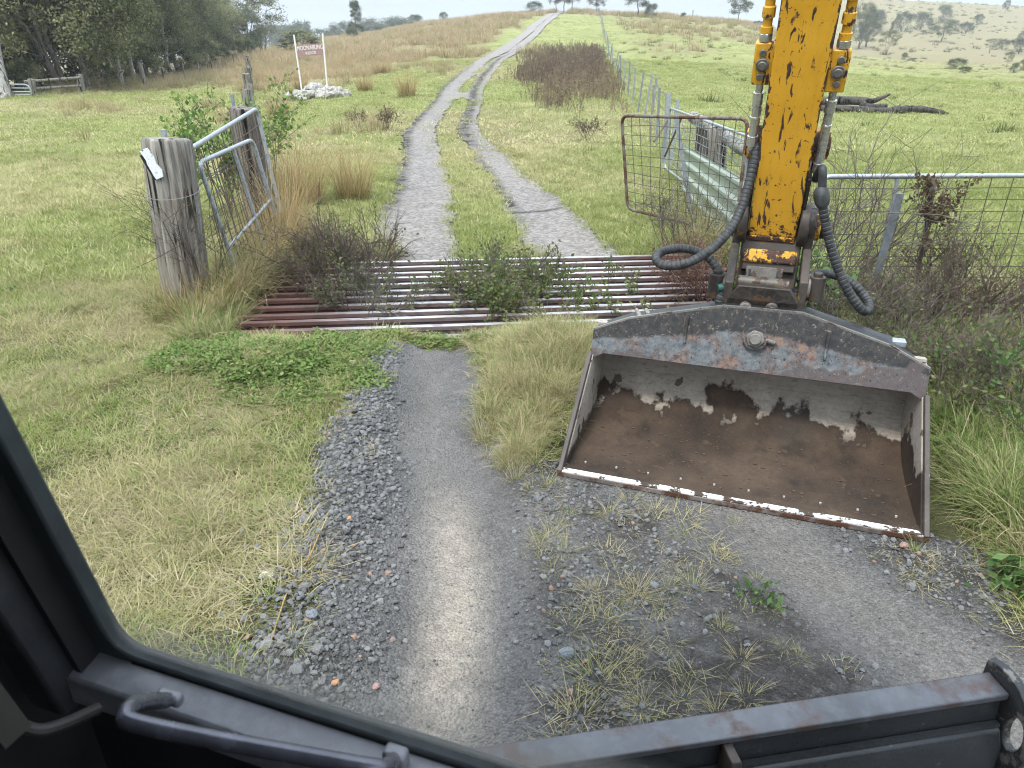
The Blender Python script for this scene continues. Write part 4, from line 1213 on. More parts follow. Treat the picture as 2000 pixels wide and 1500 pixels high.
hose([H(1605, 392, 3.66), H(1613, 440, 3.70), H(1628, 500, 3.74), H(1652, 560, 3.76), H(1680, 602, 3.78), H(1696, 606, 3.84), H(1694, 588, 3.90), H(1672, 560, 3.93), H(1640, 540, 3.95), H(1600, 534, 3.94), H(1570, 545, 3.92), H(1560, 552, 3.92)], .0245)
hose([H(1412, 570, 3.88), H(1406, 590, 3.9), H(1412, 610, 3.95), H(1430, 620, 4.0)], .027)
hose([H(1556, 565, 3.92), H(1551, 590, 3.93), H(1548, 612, 3.98)], .024)
hose([H(1600, 632, 3.96), H(1640, 640, 3.90), H(1680, 648, 3.86), H(1712, 660, 3.82), H(1722, 662, 3.86), H(1700, 664, 3.9), H(1680, 662, 3.95)], .021, wrap=True)
# dozer blade
BE, BM_ = Vector((.986, .166, 0)), Vector((-.166, .986, 0))
def BL(a, b, z): return W2M(BE * a + BM_ * b + Vector((0, 0, z)))
def bprism(mb, prof, a0, a1):
    return mb.prism([BL(a0, b, z) for b, z in prof], BL(a1, 0, 0) - BL(a0, 0, 0))
blade = bprism(MB(), [(1.118, .552), (1.048, .548), (1.048, .528), (1.118, .535)], -.8, 1.435).build('dozer_blade', M_flange, exc, .004)
mb = MB(); bprism(mb, [(1.062, .53), (1.055, .44), (1.062, .15), (1.08, .08), (1.10, .08), (1.09, .53)], -.79, 1.43); mb.build('blade_back', M_black, blade)
mb = MB(); bprism(mb, [(1.055, .452), (1.03, .445), (1.012, .40), (1.005, .30), (1.012, .18), (1.055, .12)], -.78, 1.428); mb.build('stiffener', M_black, blade, .006)
mb = MB(); bprism(mb, [(1.052, .456), (1.038, .456), (1.036, .448), (1.052, .448)], -.78, 1.428); mb.build('weld_seam', M_black, blade)
for a in (.69, -.05):
    mb = MB(); bprism(mb, [(1.058, .527), (1.0, .527), (.985, .48), (.985, .2), (1.02, .1), (1.06, .1)], a - .012, a + .012); mb.build('rib', M_grease, blade, .003)
outl = [(1.135, .585), (1.075, .592), (1.02, .572), (.978, .515), (.958, .45), (.962, .40), (1.0, .27), (1.03, .12), (1.12, .10), (1.14, .3)]
hc = Vector((0, 1.012, .46)); 
def plate_hole(mb, outl, cy, cz, ry, rz, a0, a1, N=32):
    vo, vi = [], []
    for k in range(N):
        t = 2 * math.pi * k / N; dy, dz = math.cos(t), math.sin(t); best = 9
        for i in range(len(outl)):
            (y0, z0), (y1, z1) = outl[i], outl[(i + 1) % len(outl)]
            ex, ez = y1 - y0, z1 - z0; den = dy * ez - dz * ex
            if abs(den) < 1e-9: continue
            s = ((y0 - cy) * ez - (z0 - cz) * ex) / den; w = ((y0 - cy) * dz - (z0 - cz) * dy) / den
            if s > 0 and -1e-6 <= w <= 1 + 1e-6: best = min(best, s)
        vo.append((cy + dy * best, cz + dz * best)); vi.append((cy + dy * ry, cz + dz * rz))
    vs = [BL(a0, *p) for p in vo] + [BL(a0, *p) for p in vi] + [BL(a1, *p) for p in vo] + [BL(a1, *p) for p in vi]
    fs = []
    for k in range(N):
        k2 = (k + 1) % N
        fs += [(k, k2, N + k2, N + k), (2 * N + k, 3 * N + k, 3 * N + k2, 2 * N + k2), (k, 2 * N + k, 2 * N + k2, k2), (N + k, N + k2, 3 * N + k2, 3 * N + k)]
    return mb.add(vs, fs)
mb = MB(); plate_hole(mb, outl, 1.008, .452, .026, .052, 1.437, 1.462); mb.build('end_plate', worn_metal('end_plate_paint', (.02, .02, .022), (.04, .04, .042), (.20, .18, .165), 12, .56, .5), blade, .003)
# cab: front frame, windscreen, grab rail, dark interior
def WB(z): return .54 - .137 * (z - 1.227)
def beam2(mb, a0, a1, bo0, bo1, z0, z1):
    """upright that follows the rake of the windscreen"""
    mb.prism([(a0, WB(z0) + bo0, z0), (a1, WB(z0) + bo0, z0), (a1, WB(z0) + bo1, z0), (a0, WB(z0) + bo1, z0)], (0, WB(z1) - WB(z0), z1 - z0)); return mb
mb = MB(); mb.prism([(-.83, WB(1.21) - .064, 1.16), (-.83, WB(1.21) - .062, 1.208), (-.83, WB(1.21) - .010, 1.219), (-.83, WB(1.21) + .02, 1.212), (-.83, WB(1.21) + .02, 1.16)], (1.3, 0, 0))
cab = mb.build('cab_frame', M_cab, exc, .006)
for x0, x1, bo in ((-.885, -.822, -.02), (.472, .55, .0)): beam2(MB(), x0, x1, -.09, bo, 1.15, 2.75).build('pillar', M_pillar, cab, .006)
mb = MB(); beam2(mb, -.818, -.806, -.05, -.01, 1.2, 2.74); mb.build('pillar_gap_shade', M_cabd, cab)  # dark strip drawn in for the shaded gap beside the pillar
beam2(MB(), .445, .47, -.03, .012, 1.215, 2.74).build('window_rubber', M_rubber, cab, .006)
mb = MB()
mb.prism([(x, WB(z) - .016, z) for x, z in [(-.812, 2.74), (-.772, 2.74), (-.775, 1.28), (-.773, 1.258), (-.766, 1.243), (-.754, 1.233), (-.737, 1.229), (-.71, 1.2280), (-.64, 1.2270), (.445, 1.2265), (.445, 1.218), (-.74, 1.217), (-.78, 1.212), (-.814, 1.212)]], (0, .026, 0))
mb.build('window_rubber', M_rubber, cab, .008)
mb = MB(); mb.box((-.15, WB(1.22) - .013, 1.2145), 1.2, .008, .012); mb.build('sill_rubber', M_cabd, cab, .003)
mb = MB(); mb.box((-.2, WB(1.1) + .0, .93), 1.5, .02, .42); mb.box((-.2, -.05, .72), 1.5, 1.2, .02); mb.box((-.925, -.1, 1.72), .02, 1.3, 2.0)
mb.box((-.2, -.05, 2.78), 1.6, 1.3, .05); mb.box((-.2, -.72, 1.75), 1.5, .03, 2.1); mb.build('cab_shell', M_cabd, cab)  # unseen roof, back wall and solid side added to darken the cab
g = H(300, 1368, .84)
mb = MB(); mb.tube(spline([H(325, 1368, .89), H(290, 1370, .85), H(258, 1378, .81), H(246, 1394, .79), H(262, 1411, .78), H(400, 1441, .775), H(560, 1470, .775), H(715, 1497, .775), H(752, 1499, .79), H(766, 1486, .84)], 10), .0098, 14); mb.build('grab_rail', M_handrail, cab)
MB().box(H(332, 1362, .90), .035, .015, .018).build('rail_bracket', M_cab, cab, .005)
MB().box(H(773, 1478, .86), .03, .02, .025).build('rail_bracket', M_cab, cab, .005)
mb = MB(); mb.tube(spline([H(-60, 1365, .80), H(0, 1395, .82), H(60, 1425, .84), H(110, 1420, .86), H(190, 1385, .92)], 8), [.008] * 33, 10); mb.build('door_strap', simple('brown_strap', (.022, .019, .018), .6), cab)
mb = MB(); mb.beam(H(-40, 1340, .72), H(35, 1440, .74), .03, .004); mb.build('door_label_strip', simple('faded_tan', (.018, .015, .011), .7), cab)
def glass_mat():
    t = NT('dusty_windscreen'); o = t.obj(); s = t.sep(o)
    n, n2 = t.noise(o, 9, 5, .65), t.noise(o, 60, 4, .7)
    low = t.math('MULTIPLY', t.rng(s[2], 1.33, 1.225), .8)
    dab = t.math('MULTIPLY', t.rng(n, .62, .76), .10)
    f = t.math('MULTIPLY', t.math('ADD', t.math('MULTIPLY', low, t.rng(n, .3, .7, .2, 1)), dab), t.rng(n2, .3, .6, .5, 1.0))
    tr = t.n('BsdfTransparent', {'Color': (.97, .985, .98, 1)}); d = t.n('BsdfDiffuse', {'Color': (.22, .21, .20, 1)}); tl = t.n('BsdfTranslucent', {'Color': (.3, .29, .27, 1)})
    m1 = t.n('MixShader', {0: .6, 1: d.outputs[0], 2: tl.outputs[0]})
    m2 = t.n('MixShader', {0: f, 1: tr.outputs[0], 2: m1.outputs[0]})
    t.t.links.new(m2.outputs[0], t.out.inputs[0]); return t.m
z0, z1 = 1.227, 2.74
mb = MB(); mb.prism([(-.775, WB(z0) - .002, z0), (.44, WB(z0) - .002, z0), (.44, WB(z1) - .002, z1), (-.775, WB(z1) - .002, z1)], (0, .004, 0)); mb.build('windscreen', glass_mat(), cab, 0, 0)
# ------------------------------------------------------------------ cattle grid
def G2(u, w, z): return Vector((GO[0] + GE[0] * u + GF[0] * w, GO[1] + GE[1] * u + GF[1] * w, z))
gridt = thing('cattle_grid', 'rusty steel cattle grid with rails polished by tyres across the track', 'cattle grid', G2(GL / 2, GD / 2, 0))
def rail_mat():
    t = NT('tyre_polished_rail'); p = t.obj(); a = t.attr('lat')
    n, n2 = t.noise(p, 9, 6, .65), t.noise(t.map(p, (6, 30, 30)), 1, 5, .65)
    rust = t.mix(t.rng(n, .3, .7), (.055, .024, .019), (.12, .052, .04))
    up = t.sep(t.n('NewGeometry').outputs['Normal'])[2]
    f = t.math('MULTIPLY', t.math('MULTIPLY', t.attr('shine'), t.rng(n2, .28, .5)), t.rng(up, .45, .8, .2, 1.0))
    c = t.mix(f, rust, (.50, .49, .50))
    p_ = t.n('BsdfPrincipled', {'Base Color': c, 'Roughness': t.rng(f, 0, 1, .75, .35), 'Metallic': t.rng(f, 0, 1, .1, .3), 'Normal': t.bump(n, .3, .004)})
    t.t.links.new(p_.outputs[0], t.out.inputs[0]); return t.m
M_rl = rail_mat()
prof = [(-.024, 0), (-.027, -.006), (-.027, -.034), (-.009, -.044), (-.009, -.112), (-.034, -.12), (-.034, -.13), (.034, -.13), (.034, -.12), (.009, -.112), (.009, -.044), (.027, -.034), (.027, -.006), (.024, 0)]
us = np.linspace(0, GL, 90)
sh = np.clip(np.exp(-((us - 1.35) / .55) ** 2) + .95 * np.exp(-((us - 3.0) / .75) ** 2) + .3 * np.exp(-((us - 2.2) / .8) ** 2), 0, 1)
NR = 11
for i in range(NR):
    w = .10 + (GD - .2) * i / (NR - 1)
    z = .035 + .006 * math.sin(i * 2.1)
    V, F, SH = [], [], []
    e0 = random.uniform(-.05, .05)
    for k, u in enumerate(us):
        u2 = e0 if k == 0 else u
        for a, b in prof:
            V.append(G2(u2, w + a, z + b)); SH.append(sh[k])
    n = len(prof)
    for k in range(len(us) - 1):
        for j in range(n):
            j2 = (j + 1) % n; F.append((k * n + j, k * n + j2, k * n + n + j2, k * n + n + j))
    mb = MB(); mb.v, mb.f = [tuple(q) for q in V], F + [tuple(range(n))[::-1], tuple((len(us) - 1) * n + j for j in range(n))]
    o = mb.build('rail', M_rl, gridt, .002, 0)
    at = o.data.attributes.new('shine', 'FLOAT', 'POINT'); at.data.foreach_set('value', np.array(SH, np.float32))
M_conc = simple('concrete', (.24, .23, .21), .85, 0, .25, 6, .3)
for w in (-.03, GD + .03):
    mb = MB(); mb.box(G2(GL / 2, w, -.235), GL + .1, .10, .45, (Vector((*GE, 0)), Vector((*GF, 0)), Vector((0, 0, 1)))); mb.build('abutment', M_conc, gridt, .01)
for u in (.5, GL / 2, GL - .5): MB().box(G2(u, GD / 2, -.145), .10, GD - .12, .10, (Vector((*GE, 0)), Vector((*GF, 0)), Vector((0, 0, 1)))).build('bearer', M_railrust, gridt)

# ------------------------------------------------------------------ posts, guards, gates, fences
def round_post(name, label, base, top, r0_, r1_, mat, seed, cat='post', parent=None, group=None, seg=96):
    r = random.Random(seed)
    V, F = [], []
    base, top = Vector(base), Vector(top)
    ph = [r.random() * 6 for _ in range(4)]
    gr = [r.choice([0, 0, 0, .02, .03, .05, .08, .11]) for _ in range(seg)]
    nl = 14
    for i in range(nl + 3):
        t = min(i / nl, 1.0)
        c = base.lerp(top, t)
        k = 1.0 if i <= nl else (.9 if i == nl + 1 else .5)
        zz = 0 if i <= nl else (.018 if i == nl + 1 else .026)
        if i == nl: k = .97
        for j in range(seg):
            a = 2 * math.pi * j / seg
            q = (r0_ + (r1_ - r0_) * t) * (1 + .035 * math.sin(2 * a + ph[0]) + .03 * math.sin(5 * a + ph[1] + t) + .02 * math.sin(11 * a + ph[2]) - gr[j] * (1 if i < nl + 2 else .3)) * k
            V.append((c.x + q * math.cos(a), c.y + q * math.sin(a), c.z + zz + .012 * math.sin(a + ph[3]) * (t > .9)))
    n = nl + 3
    for i in range(n - 1):
        for j in range(seg):
            j2 = (j + 1) % seg; F.append((i * seg + j, i * seg + j2, i * seg + seg + j2, i * seg + seg + j))
    F.append(tuple((n - 1) * seg + j for j in range(seg)))
    mb = MB(); mb.v, mb.f = V, F
    if parent is None:
        root = thing(name, label, cat, base, group)
        mb.build('timber', mat, root, 0, 50); return root
    return mb.build(name, mat, parent, 0, 50)
p1 = gp(-2.86, 5.98, -.1)
gp1 = round_post('gate_post', 'thick grey weathered timber post with a torn white strip nailed on', p1, PY(326, 275, 5.93) , .195, .185, M_wood, 3)
a, b = PY(279, 292, 5.74), PY(312, 348, 5.74)
mb = MB()
d_ = (b - a).normalized(); s_v = d_.cross(Vector((0, 1, 0))).normalized()
mb.prism([a - s_v * .03, a + s_v * .035, a.lerp(b, .3) + s_v * .05, a.lerp(b, .55) + s_v * .035, a.lerp(b, .8) + s_v * .05, b + s_v * .03, b - s_v * .03, a.lerp(b, .6) - s_v * .045, a.lerp(b, .35) - s_v * .025], (0, .012, 0))
st_ = mb.build('tin_strip', M_sheetw, gp1)
mb = MB(); mb.prism([a - s_v * .05 + d_ * .03, a - s_v * .032 + d_ * .03, b - s_v * .034, b - s_v * .05], (0, .014, 0)); mb.build('black_edge', M_black, st_)
q = PY(323, 275, 6.12); MB().cyl((q.x, q.y, .9), (q.x, q.y, q.z + .085), .024, 14).build('steel_pipe', M_galv, gp1)
mb = MB()
for k in range(1):
    z = .95 + .02 * k; c0 = p1.lerp(PY(326, 275, 5.93), .7)
    mb.tube([(c0.x + .205 * math.cos(t * .35), c0.y + .205 * math.sin(t * .35), z + .03 * math.sin(t * .35 + k)) for t in range(19)], .0022, 4)
mb.build('tie_wire', M_galv, gp1)
p2 = gp(-3.02, 8.56, -.1)
round_post('gate_post', 'second dark grooved timber post standing behind the leafy bush and guard panel', p2, PY(478, 214, 8.53), .165, .165, M_woodd, 9)

def bil(tl, tr, bl, br, s, t): return tl.lerp(tr, s).lerp(bl.lerp(br, s), t)
def mesh_panel(parent, tl, tr, bl, br, nv, nh, mat, r=.0022, wob=.004, name='wire_mesh'):
    mb = MB(); rr = random.Random(nv * 100 + nh)
    for i in range(1, nv):
        s = i / nv; w = [Vector((rr.gauss(0, wob), rr.gauss(0, wob), 0)) for _ in range(5)]
        mb.tube([bil(tl, tr, bl, br, s, t / 4) + w[t] for t in range(5)], r, 4, False)
    for j in range(1, nh):
        t = j / nh; w = [Vector((0, rr.gauss(0, wob), rr.gauss(0, wob))) for _ in range(5)]
        mb.tube([bil(tl, tr, bl, br, s / 4, t) + w[s] for s in range(5)], r, 4, False)
    return mb.build(name, mat, parent)
def rounded(c, rad, n=5, closed=True):
    """polyline through corners with rounded bends"""
    out = []; m = len(c)
    for i in range(m):
        p, a, b = c[i], c[i - 1], c[(i + 1) % m]
        if not closed and i in (0, m - 1): out.append(p); continue
        u, v = (a - p).normalized(), (b - p).normalized()
        for k in range(n + 1):
            t = k / n; out.append((p + u * rad).lerp(p, t).lerp(p.lerp(p + v * rad, t), t))
    if closed: out.append(out[0].copy())
    return out
# left guards of the grid
tl, tr = PY(370, 292, 6.12), PY(501, 212, 8.3)
bl, br = Vector((tl.x + .1, tl.y, .12)), PY(524, 372, 8.25); br.z = .15; br.x = tr.x + .14
g1 = thing('guard_panel', 'larger galvanised pipe guard panel between the two timber posts left of the grid', 'guard panel', gp(-2.7, 7.2))
MB().tube(rounded([tl, tr, br], .1, 5, False), .021, 12).build('pipe_frame', M_galv, g1)
mesh_panel(g1, tl, tr, bl, br, 15, 8, M_wire, .0042)
tl2, tr2 = PY(388, 318, 6.2), PY(493, 272, 7.43)
bl2 = PY(470, 556, 6.3); br2 = tr2 + (bl2 - tl2)
g2 = thing('guard_panel', 'smaller galvanised pipe guard frame leaning over the left end of the grid', 'guard panel', gp(-2.55, 6.3))
MB().tube(rounded([bl2, tl2, tr2, br2], .1, 5, False), .020, 12).build('pipe_frame', M_galv, g2)
m0, m1 = tl2.lerp(tr2, .6), bl2.lerp(br2, .6)
mb = MB(); mb.tube([m0, m1], .017, 10); mb.tube([bl2.lerp(tl2, .32), br2.lerp(tr2, .45)], .014, 8); mb.build('pipe_brace', M_galv, g2)
mesh_panel(g2, tl2, tr2, bl2, br2, 9, 7, M_wire, .004)
q = PY(444, 195, 8.7)
sp_ = thing('steel_post', 'thin steel picket showing above the second timber post', 'post', gp(-3.2, 8.75)); q = gp(-3.2, 8.75, 1.55)
MB().beam(gp(-3.2, 8.75, -.1), q, .03, .03).build('picket', M_star, sp_)

# rusty mesh gate swung open on the right
tl, tr, bl, br = PY(1214, 226, 9.06), PY(1462, 232, 7.68), PY(1226, 408, 9.06), PY(1436, 458, 7.68)
gt = thing('mesh_gate', 'brown rusty pipe gate with square wire mesh hanging open right of the track', 'gate', gp(1.95, 8.3))
MB().tube(rounded([tl, tr, br, bl], .11, 6), .019, 12).build('pipe_frame', M_rusty, gt)
mesh_panel(gt, tl, tr, bl, br, 12, 10, M_wire, .0046, .006)
# galvanised panel behind it
tl, tr, bl, br = PY(1309, 211, 12.8), PY(1466, 268, 8.5), None, None
bl, br = Vector((tl.x, tl.y, .15)), Vector((tr.x, tr.y, .12))
gq = thing('mesh_fence', 'galvanised mesh panel standing behind the rusty open gate', 'fence panel', gp(2.8, 10.6))
MB().tube(rounded([tl, tr, br, bl], .08, 4), .017, 10).build('pipe_frame', M_galv, gq)
mesh_panel(gq, tl, tr, bl, br, 26, 9, M_galv, .005, .004)
def steel_post(label, base, top, w=.05, name='steel_post', group=None, mat=None):
    o = thing(name, label, 'post', base, group)
    d = (Vector(top) - Vector(base)).normalized(); s = d.cross(Vector((.2, 1, 0))).normalized(); t = s.cross(d)
    mb = MB(); b = Vector(base) - d * .1; L = (Vector(top) - b).length
    mb.box((b + Vector(top)) / 2, L, w, .006, (d, s, t)); mb.box((b + Vector(top)) / 2 + t * (w * .32), L, .006, w * .6, (d, s, t))
    mb.build('picket', mat or M_star, o, 0, 0); return o
steel_post('tall galvanised star picket at the corner behind the rusty gate', PY(1296, 306, 12.9), PY(1307, 183, 12.9), .075, mat=M_galv)
q = gp(2.28, 8.9); steel_post('galvanised pipe upright behind the mesh of the rusty gate', q, PY(1320, 226, 8.9), .05, mat=M_galv)
br_ = thing('brace_pole', 'thin dark brace leaning against the tall corner picket', 'pole', gp(2.4, 12.6)); MB().tube([PY(1277, 277, 12.6), PY(1304, 235, 12.85)], .02, 8).build('pole', M_twigg, br_)
br_ = thing('brace_pole', 'dark brace pole running down behind the mesh of the rusty gate', 'pole', gp(2.5, 11.5)); MB().tube([PY(1298, 306, 12.0), PY(1332, 228, 11.2)], .016, 8).build('pole', M_twigg, br_)
round_post('timber_post', 'dark short timber post under the lichen covered rail', gp(2.92, 11.2, -.1), PY(1378, 236, 11.2), .13, .12, M_woodd, 21)
round_post('timber_post', 'pale sawn timber post in front of the darker one beside the green sheet', gp(2.86, 9.9, -.1), PY(1400, 252, 9.9), .125, .12, M_wood, 22)
lr_ = thing('strainer_rail', 'grey rail log blotched with pale lichen resting on timber posts', 'rail', gp(2.8, 10))
MB().tube(spline([PY(1352, 228, 11.9), PY(1395, 252, 10.6), PY(1432, 277, 9.4), PY(1475, 301, 8.3)], 6), [.085 + .008 * math.sin(i) for i in range(19)], 14, jit=.05).build('log', M_rail, lr_, 0, 60)
# green corrugated sheet
tl, bl = PY(1338, 284, 10.9), PY(1332, 372, 10.8); tr, br = PY(1476, 362, 7.35), PY(1436, 500, 7.30)
pr_ = [(0, 0), (.06, .5), (.10, .5), (.16, 0), (.30, 0)]
sheet = MB(); rows = []
for k in range(4):
    for x, h in ((.0, 0), (.045, 1), (.085, 1), (.13, 0)): rows.append((k * .27 + .02 + x, h))
rows = [(0, .4)] + rows + [(1.0, 0)]
nrm = (tr - tl).cross(bl - tl).normalized()
if nrm.x > 0: nrm = -nrm
V = []
for i in range(13):
    for t, h in rows: V.append(bil(tl, tr, bl, br, i / 12, min(t, 1)) + nrm * (.032 * h))
n = len(rows)
sheet.add(V, [(i * n + j, i * n + j + 1, i * n + n + j + 1, i * n + n + j) for i in range(12) for j in range(n - 1)])
so_ = sheet.build('roofing_sheet', M_green, None, 0, 20)
mo = so_.modifiers.new('solid', 'SOLIDIFY'); mo.thickness = .003
tag(so_, 'pale green ribbed roofing sheet leaning low behind the rusty gate', 'metal sheet')
# galvanised gate on the right
gz_ = gp(3.4, 5.42)
wt_ = thing('farm_gate', 'galvanised pipe gate with wire mesh standing across the right paddock', 'gate', gz_)
L0, L1 = PY(1604, 345, 5.44), PY(2000, 343, 5.44); L1 = L0 + (L1 - L0) * 1.9
b0, b1 = Vector((L0.x, 5.44, .2)), Vector((L1.x, 5.44, .2))
mb = MB(); mb.tube(rounded([L0, L1, b1, b0], .08, 5), .019, 14); mb.build('pipe_frame', M_galv, wt_)
for t in (.20, .62): MB().tube([L0.lerp(L1, t) + Vector((.0, 0, -.02)), b0.lerp(b1, t)], .016, 10).build('pipe_upright', M_galv, wt_)
mesh_panel(wt_, L0, L1, b0, b1, 18, 11, M_wire, .0034, .003)
q = PY(1718, 520, 5.05); q.z = 0
steel_post('steel star picket leaning in front of the galvanised gate', PY(1717, 522, 5.1), PY(1759, 378, 5.0), .052)
steel_post('thin rusty picket holding a dead seed head by the galvanised gate', PY(1794, 522, 5.2), PY(1826, 352, 5.3), .03, mat=M_rusty)
# wire fence up the right side of the track
wf = thing('wire_fence', 'long wire fence on steel pickets climbing the hill right of the track', 'fence', gp(3.2, 14))
fy = [13.5, 14.6, 16.5, 18.5, 21, 23.5, 26.5, 30, 34, 38, 43, 48, 54, 60, 67, 75, 84, 94, 105, 118, 132, 148, 166, 185, 203]
tops = []
for i, y in enumerate(fy):
    x = float(fence_x(y)); b = gp(x, y); ln = random.gauss(0, .07); h = random.uniform(1.05, 1.3)
    if 1 < i < 5: ln += .1
    tp = b + Vector((ln, random.gauss(0, .1), h)); w = .045 + y * .0004
    mb = MB(); mb.box((b + tp) / 2 - Vector((0, 0, .05)), w, w * .4, (tp - b).length + .1, ((Vector((1, 0, 0))), Vector((0, 1, 0)), (tp - b).normalized())); mb.build('fence_post', M_star if i % 4 else M_galv, wf, 0, 0); tops.append((b, tp))
mb = MB()
for k in (.95, .72, .48, .25): mb.tube([b.lerp(t, k) for b, t in tops], [.004 + .00012 * y for y in fy], 4, False)
mb.build('fence_wire', M_wire, wf)
ds = [(17, .25), (15.6, -.3)]
MB().tube([gp(float(fence_x(17)) - .1, 17), gp(float(fence_x(18)), 18.2, 1.1)], .022, 6).build('brace_pole', M_twigg, wf)
# old split post fence left of the track
of = thing('post_fence', 'old fence of grey split timber posts running away behind the leafy bush', 'fence', gp(-4, 11))
sx, sy = -3.35, 9.4
oldt = []
for i in range(13):
    t = (i / 12) ** 1.35; x, y = sx + (-19.6 - sx) * t, sy + (58 - sy) * t
    r = random.Random(i); b = gp(x, y, -.1); h = r.uniform(1.2, 1.5) + .0 * i
    tp = b + Vector((r.gauss(.03, .05), r.gauss(0, .08), h)); rad = r.uniform(.07, .10) + .0012 * y
    mb = MB(); mb.tube([b, b.lerp(tp, .5), tp], [rad, rad * .95, rad * .8], 9, True, .16); mb.build('fence_post', M_wood if i % 3 else M_woodd, of, 0, 60); oldt.append((b, tp))
mb = MB()
for k in (.9, .6, .35): mb.tube([b.lerp(t, k) for b, t in oldt], [.003 + .0005 * i for i in range(13)], 4, False)
mb.build('fence_wire', M_wire, of)
# yard rail fence, tube gate and the paddock fence far left
rf = thing('rail_fence', 'short grey timber fence of three rails between two posts at the wood edge', 'fence', gp(-22, 37.5))
def lp_(u, v, y): return PY(u, v, y)
rp = []
for (ub, vb, ut, vt, y) in ((67, 199, 61, 154, 36.5), (162, 188, 155, 145, 38.5)):
    b, t = lp_(ub, vb, y), lp_(ut, vt, y); b.z = float(gz(b.x, b.y)) - .1; rp.append((b, t))
    mb = MB(); mb.beam(b, t, .24, .22); mb.build('rail_post', M_wood, rf, .02)
for k in (.86, .50, .10):
    mb = MB(); mb.tube([rp[0][0].lerp(rp[0][1], k) + Vector((-.25, -.16, 0)), rp[1][0].lerp(rp[1][1], k) + Vector((.1, -.16, 0))], [.075, .065], 8, True, .1); mb.build('fence_rail', M_wood, rf, 0, 60)
yg = thing('tube_gate', 'pale tubular steel gate beside the leaning trunk at the far left', 'gate', gp(-24.5, 36.5))
a0, a1 = lp_(-90, 164, 36.3), lp_(55, 165, 36.3)
gb = float(gz(-24.5, 36.3)) + .15
mb = MB(); mb.tube(rounded([a0, a1, Vector((a1.x + .1, a1.y, gb)), Vector((a0.x, a0.y, gb))], .2, 4), .035, 8)
for k in (.36, .70): mb.tube([a0.lerp(Vector((a0.x, a0.y, gb)), k), a1.lerp(Vector((a1.x + .05, a1.y, gb)), k)], .028, 8)
mb.build('tube_frame', M_galv, yg)
dt_ = thing('leaning_trunk', 'bare pale tree trunk leaning beside the tubular gate at the wood edge', 'tree trunk', gp(-25.5, 36))
b = lp_(14, 200, 36); b.z = float(gz(b.x, b.y)) - .1
MB().tube(spline([b, lp_(4, 160, 36.2), lp_(-6, 110, 36.5), lp_(-14, 40, 37)], 5), [.30 - .008 * i for i in range(16)], 12, True, .06).build('trunk', M_barkp, dt_, 0, 60)
MB().tube([lp_(2, 203, 35.6), lp_(9, 190, 35.7), lp_(12, 183, 35.8)], [.16, .14, .09], 9, True, .1).build('stump', M_barkp, dt_, 0, 60)
pf = thing('paddock_fence', 'weathered post and wire fence along the edge of the wood', 'fence', gp(-21, 42))
pb = []
for i, (x, y) in enumerate([(-20.6, 43.3), (-21.6, 48), (-22.4, 53), (-23.3, 58), (-24.3, 63), (-25.3, 68), (-26.4, 74), (-27.5, 80), (-28.6, 86)]):
    r = random.Random(50 + i); b = gp(x, y, -.1); t = b + Vector((r.gauss(-.06, .04), 0, 1.45 if i == 0 else r.uniform(1.1, 1.3))); q = .13 if i == 0 else r.uniform(.05, .085)
    mb = MB(); mb.tube([b, t], [q, q * .85], 9, True, .12); mb.build('fence_post', M_wood, pf, 0, 60); pb.append((b, t))
pb = [rp[1]] + pb
mb = MB()
for k in (.9, .6, .3): mb.tube([b.lerp(t, k) for b, t in pb], .008, 4, False)
mb.build('fence_wire', M_wire, pf)

# ------------------------------------------------------------------ property sign on its rock pile
sb = hit(612, 192)
sg = thing('property_sign', 'dull maroon name board between two tall white poles above a rock pile', 'sign', sb)
ys = sb.y
c0, c1 = PY(577, 88, ys), PY(633, 84, ys); d0, d1 = PY(580, 110, ys), PY(635, 107, ys)
mb = MB(); mb.prism([c0, c1, d1, d0], (0, .03, 0)); bd = mb.build('name_board', M_board, sg)
for (ut, vt, ub, vb) in ((574, 68, 591, 186), (630, 64, 641, 192)):
    b = PY(ub, vb, ys); b.z = float(gz(b.x, b.y)) - .05
    MB().tube([b, PY(ut, vt, ys)], .032, 10).build('pole', M_pole, sg)
ex_ = (c1 - c0).normalized(); ez_ = ex_.cross(Vector((0, 1, 0))).normalized()
if ez_.z < 0: ez_ = -ez_
def text(body, mid, size, wid, first=1.0):
    cu = bpy.data.curves.new('lettering', 'FONT'); cu.body = body; cu.size = size; cu.align_x = 'CENTER'; cu.align_y = 'CENTER'; cu.extrude = .004; cu.offset = .0
    tmp = bpy.data.objects.new('lettering', cu); COL.objects.link(tmp)
    dg = bpy.context.evaluated_depsgraph_get(); me = bpy.data.meshes.new_from_object(tmp.evaluated_get(dg))
    bpy.data.objects.remove(tmp)
    me.materials.clear(); me.materials.append(M_letter)
    xs = [v.co.x for v in me.vertices]; k = wid / (max(xs) - min(xs))
    for v in me.vertices:
        x, y, z = v.co; v.co = mid + ex_ * (x * k) + ez_ * y + Vector((0, -.012 - z, 0))
    return link('lettering', me, bd)
cm = (c0 + c1 + d0 + d1) / 4
W_ = (c1 - c0).length
text('MOONABUNG', cm + ez_ * .075, .23, W_ * .90)
text('RIDGE', cm - ez_ * .12, .15, W_ * .36)
mb = MB()
mb.box(cm + ez_ * .235 + Vector((0, -.014, 0)), W_ * .96, .004, .012, (ex_, Vector((0, 1, 0)), ez_)); mb.box(cm - ez_ * .235 + Vector((0, -.014, 0)), W_ * .96, .004, .012, (ex_, Vector((0, 1, 0)), ez_))
M_rock = stone_mat('lichen_rock', (.16, .14, .125), (.30, .28, .25), False, (2.6, .53, (.50, .49, .44)))
rk = None
